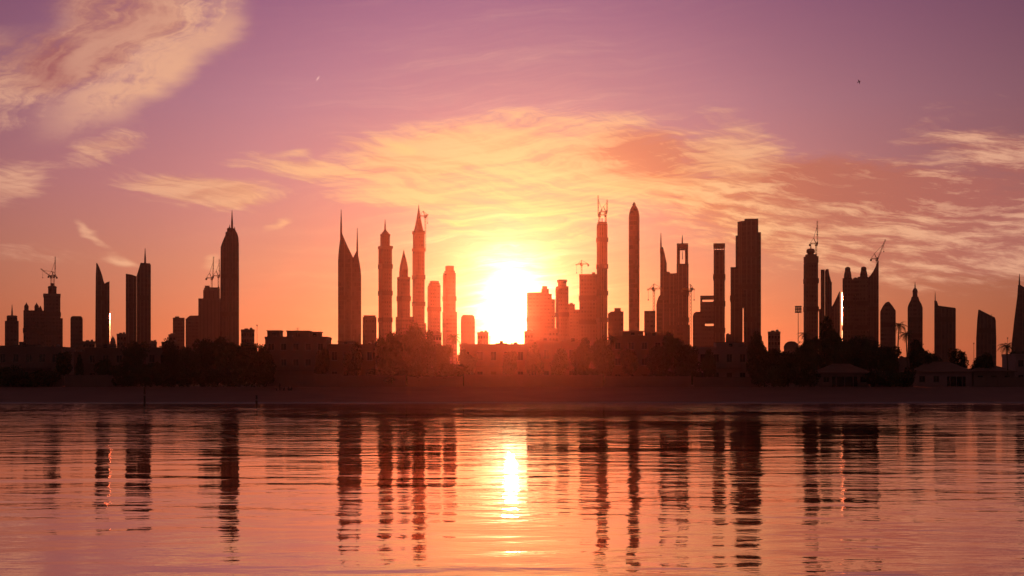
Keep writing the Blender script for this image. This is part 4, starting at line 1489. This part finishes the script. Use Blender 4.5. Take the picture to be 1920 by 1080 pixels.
def person(px, D, label, sit=False, turn=0.0, cloth='cloth_dark', scale=1.0):
    r0 = link('person', None)
    r0.location = (at(px, D), D, beach_z(D) - 0.02)
    r0.rotation_euler = (0, 0, turn)
    r0.scale = (scale,) * 3
    tag(r0, label, 'person', 'people on the beach')
    J = {}
    if not sit:
        J['pel'] = ((0, 0, 0.95), 0.15)
        J['chest'] = ((0, 0.0, 1.28), 0.165)
        J['sh'] = ((0, 0, 1.44), 0.13)
        J['neck'] = ((0, -0.01, 1.52), 0.06)
        J['hd0'] = ((0, -0.02, 1.62), 0.09)
        J['hd1'] = ((0, -0.02, 1.72), 0.085)
        for s_, n_ in ((-1, 'l'), (1, 'r')):
            J['sh' + n_] = ((s_ * 0.20, 0, 1.42), 0.065)
            J['el' + n_] = ((s_ * 0.27, 0.03, 1.14), 0.048)
            J['wr' + n_] = ((s_ * 0.28, -0.06, 0.88), 0.035)
            J['ha' + n_] = ((s_ * 0.28, -0.09, 0.78), 0.035)
            J['hi' + n_] = ((s_ * 0.10, 0, 0.90), 0.10)
            J['kn' + n_] = ((s_ * 0.12, -0.03 * s_, 0.50), 0.065)
            J['an' + n_] = ((s_ * 0.13, 0.02, 0.09), 0.045)
            J['to' + n_] = ((s_ * 0.15, -0.16, 0.035), 0.035)
    else:
        J['pel'] = ((0, 0, 0.14), 0.16)
        J['chest'] = ((0, 0.06, 0.48), 0.165)
        J['sh'] = ((0, 0.03, 0.64), 0.13)
        J['neck'] = ((0, 0.0, 0.72), 0.06)
        J['hd0'] = ((0, -0.02, 0.82), 0.09)
        J['hd1'] = ((0, -0.02, 0.92), 0.085)
        for s_, n_ in ((-1, 'l'), (1, 'r')):
            J['sh' + n_] = ((s_ * 0.20, 0.03, 0.62), 0.065)
            J['el' + n_] = ((s_ * 0.27, -0.10, 0.42), 0.048)
            J['wr' + n_] = ((s_ * 0.15, -0.36, 0.48), 0.035)
            J['ha' + n_] = ((s_ * 0.10, -0.42, 0.47), 0.035)
            J['hi' + n_] = ((s_ * 0.10, -0.04, 0.13), 0.10)
            J['kn' + n_] = ((s_ * 0.13, -0.40, 0.44), 0.065)
            J['an' + n_] = ((s_ * 0.13, -0.55, 0.07), 0.045)
            J['to' + n_] = ((s_ * 0.14, -0.74, 0.04), 0.035)
    E = [('pel', 'chest'), ('chest', 'sh'), ('sh', 'neck'), ('neck', 'hd0'), ('hd0', 'hd1')]
    for n_ in 'lr':
        E += [('sh', 'sh' + n_), ('sh' + n_, 'el' + n_), ('el' + n_, 'wr' + n_), ('wr' + n_, 'ha' + n_), ('pel', 'hi' + n_), ('hi' + n_, 'kn' + n_), ('kn' + n_, 'an' + n_), ('an' + n_, 'to' + n_)]
    keys = list(J)
    me = bpy.data.meshes.new('body')
    me.from_pydata([J[k][0] for k in keys], [(keys.index(a), keys.index(b_)) for a, b_ in E], [])
    me.materials.append(MATS[cloth])
    o = link('body', me, r0)
    bm_ = bmesh.new()
    bm_.from_mesh(me)
    sk = bm_.verts.layers.skin.verify()
    for i, v_ in enumerate(bm_.verts):
        v_[sk].radius = (J[keys[i]][1],) * 2
        v_[sk].use_root = keys[i] == 'pel'
    bm_.to_mesh(me)
    bm_.free()
    o.modifiers.new('skin', 'SKIN')
    s_ = o.modifiers.new('smooth', 'SUBSURF')
    s_.levels = s_.render_levels = 1
    hz = J['hd1'][0]
    MB().lathe(hz[0], hz[1] + 0.02, [(0.10, hz[2] - 0.06), (0.105, hz[2]), (0.08, hz[2] + 0.07), (0.03, hz[2] + 0.10)], 10).obj('hair', 'hair', r0, True)


person(518, 366, 'dark figure sitting on the sand, leftmost of the people', True, 0.4)
person(524.5, 367, 'standing dark figure beside the leftmost sitting one', False, -0.3, 'cloth_dark', 1.05)
person(533, 366, 'sitting dark figure between the standing one and the sitting pair', True, -0.2)
person(541, 367, 'left one of the sitting pair at the right of the people', True, 0.9, 'cloth_dark')
person(546.5, 366.5, 'right one of the sitting pair at the right of the people', True, -0.9, 'cloth_dark')

# ------------------------------------------------------------------ bird
D = 230
r0 = link('bird', None)
r0.location = (at(1611, D), D, height(153, D))
r0.rotation_euler = (R(20), R(65), R(30))
tag(r0, 'single tiny dark bird high in the right sky', 'bird')
MB().lathe(0, 0, [(0.02, -0.25), (0.06, -0.16), (0.075, 0.0), (0.05, 0.13), (0.055, 0.19), (0.035, 0.24), (0.008, 0.30)], 8).obj('body', 'feather', r0, True)
for s_ in (-1, 1):
    MB().add([(0, 0.02, 0.08), (0, 0.02, -0.08), (s_ * 0.22, 0.07, -0.04), (s_ * 0.42, 0.03, -0.10), (s_ * 0.24, 0.07, 0.08),
              (0, 0.0, 0.08), (0, 0.0, -0.08), (s_ * 0.22, 0.05, -0.04), (s_ * 0.42, 0.025, -0.10), (s_ * 0.24, 0.05, 0.08)],
             [(0, 1, 2, 4), (4, 2, 3), (5, 9, 7, 6), (9, 8, 7), (0, 4, 9, 5), (4, 3, 8, 9), (3, 2, 7, 8), (2, 1, 6, 7)]).obj('wing', 'feather', r0)
MB().prism([(-0.02, -0.24), (0.02, -0.24), (0.06, -0.40), (-0.06, -0.40)], -0.01, 0.01).obj('tail', 'feather', r0)

# ------------------------------------------------------------------ haze
hm = bpy.data.materials.new('haze_air')
hm.use_nodes = True
hm.node_tree.nodes.clear()
q = G(hm.node_tree)
pv = q.node('ShaderNodeVolumePrincipled')
pv.inputs['Color'].default_value = (0.95, 0.93, 0.92, 1)
pv.inputs['Density'].default_value = HAZE_DENSITY
pv.inputs['Anisotropy'].default_value = HAZE_G
ou = q.node('ShaderNodeOutputMaterial')
hm.node_tree.links.new(pv.outputs[0], ou.inputs['Volume'])
top = 185.0
hz = MB().box(-EX - 20, EX + 20, EY0 - 20, EY1 + 20, -3.0, top).obj('haze', hm)
hz['kind'] = 'stuff'
hz['label'] = 'thin warm evening haze filling the air over sea and city'
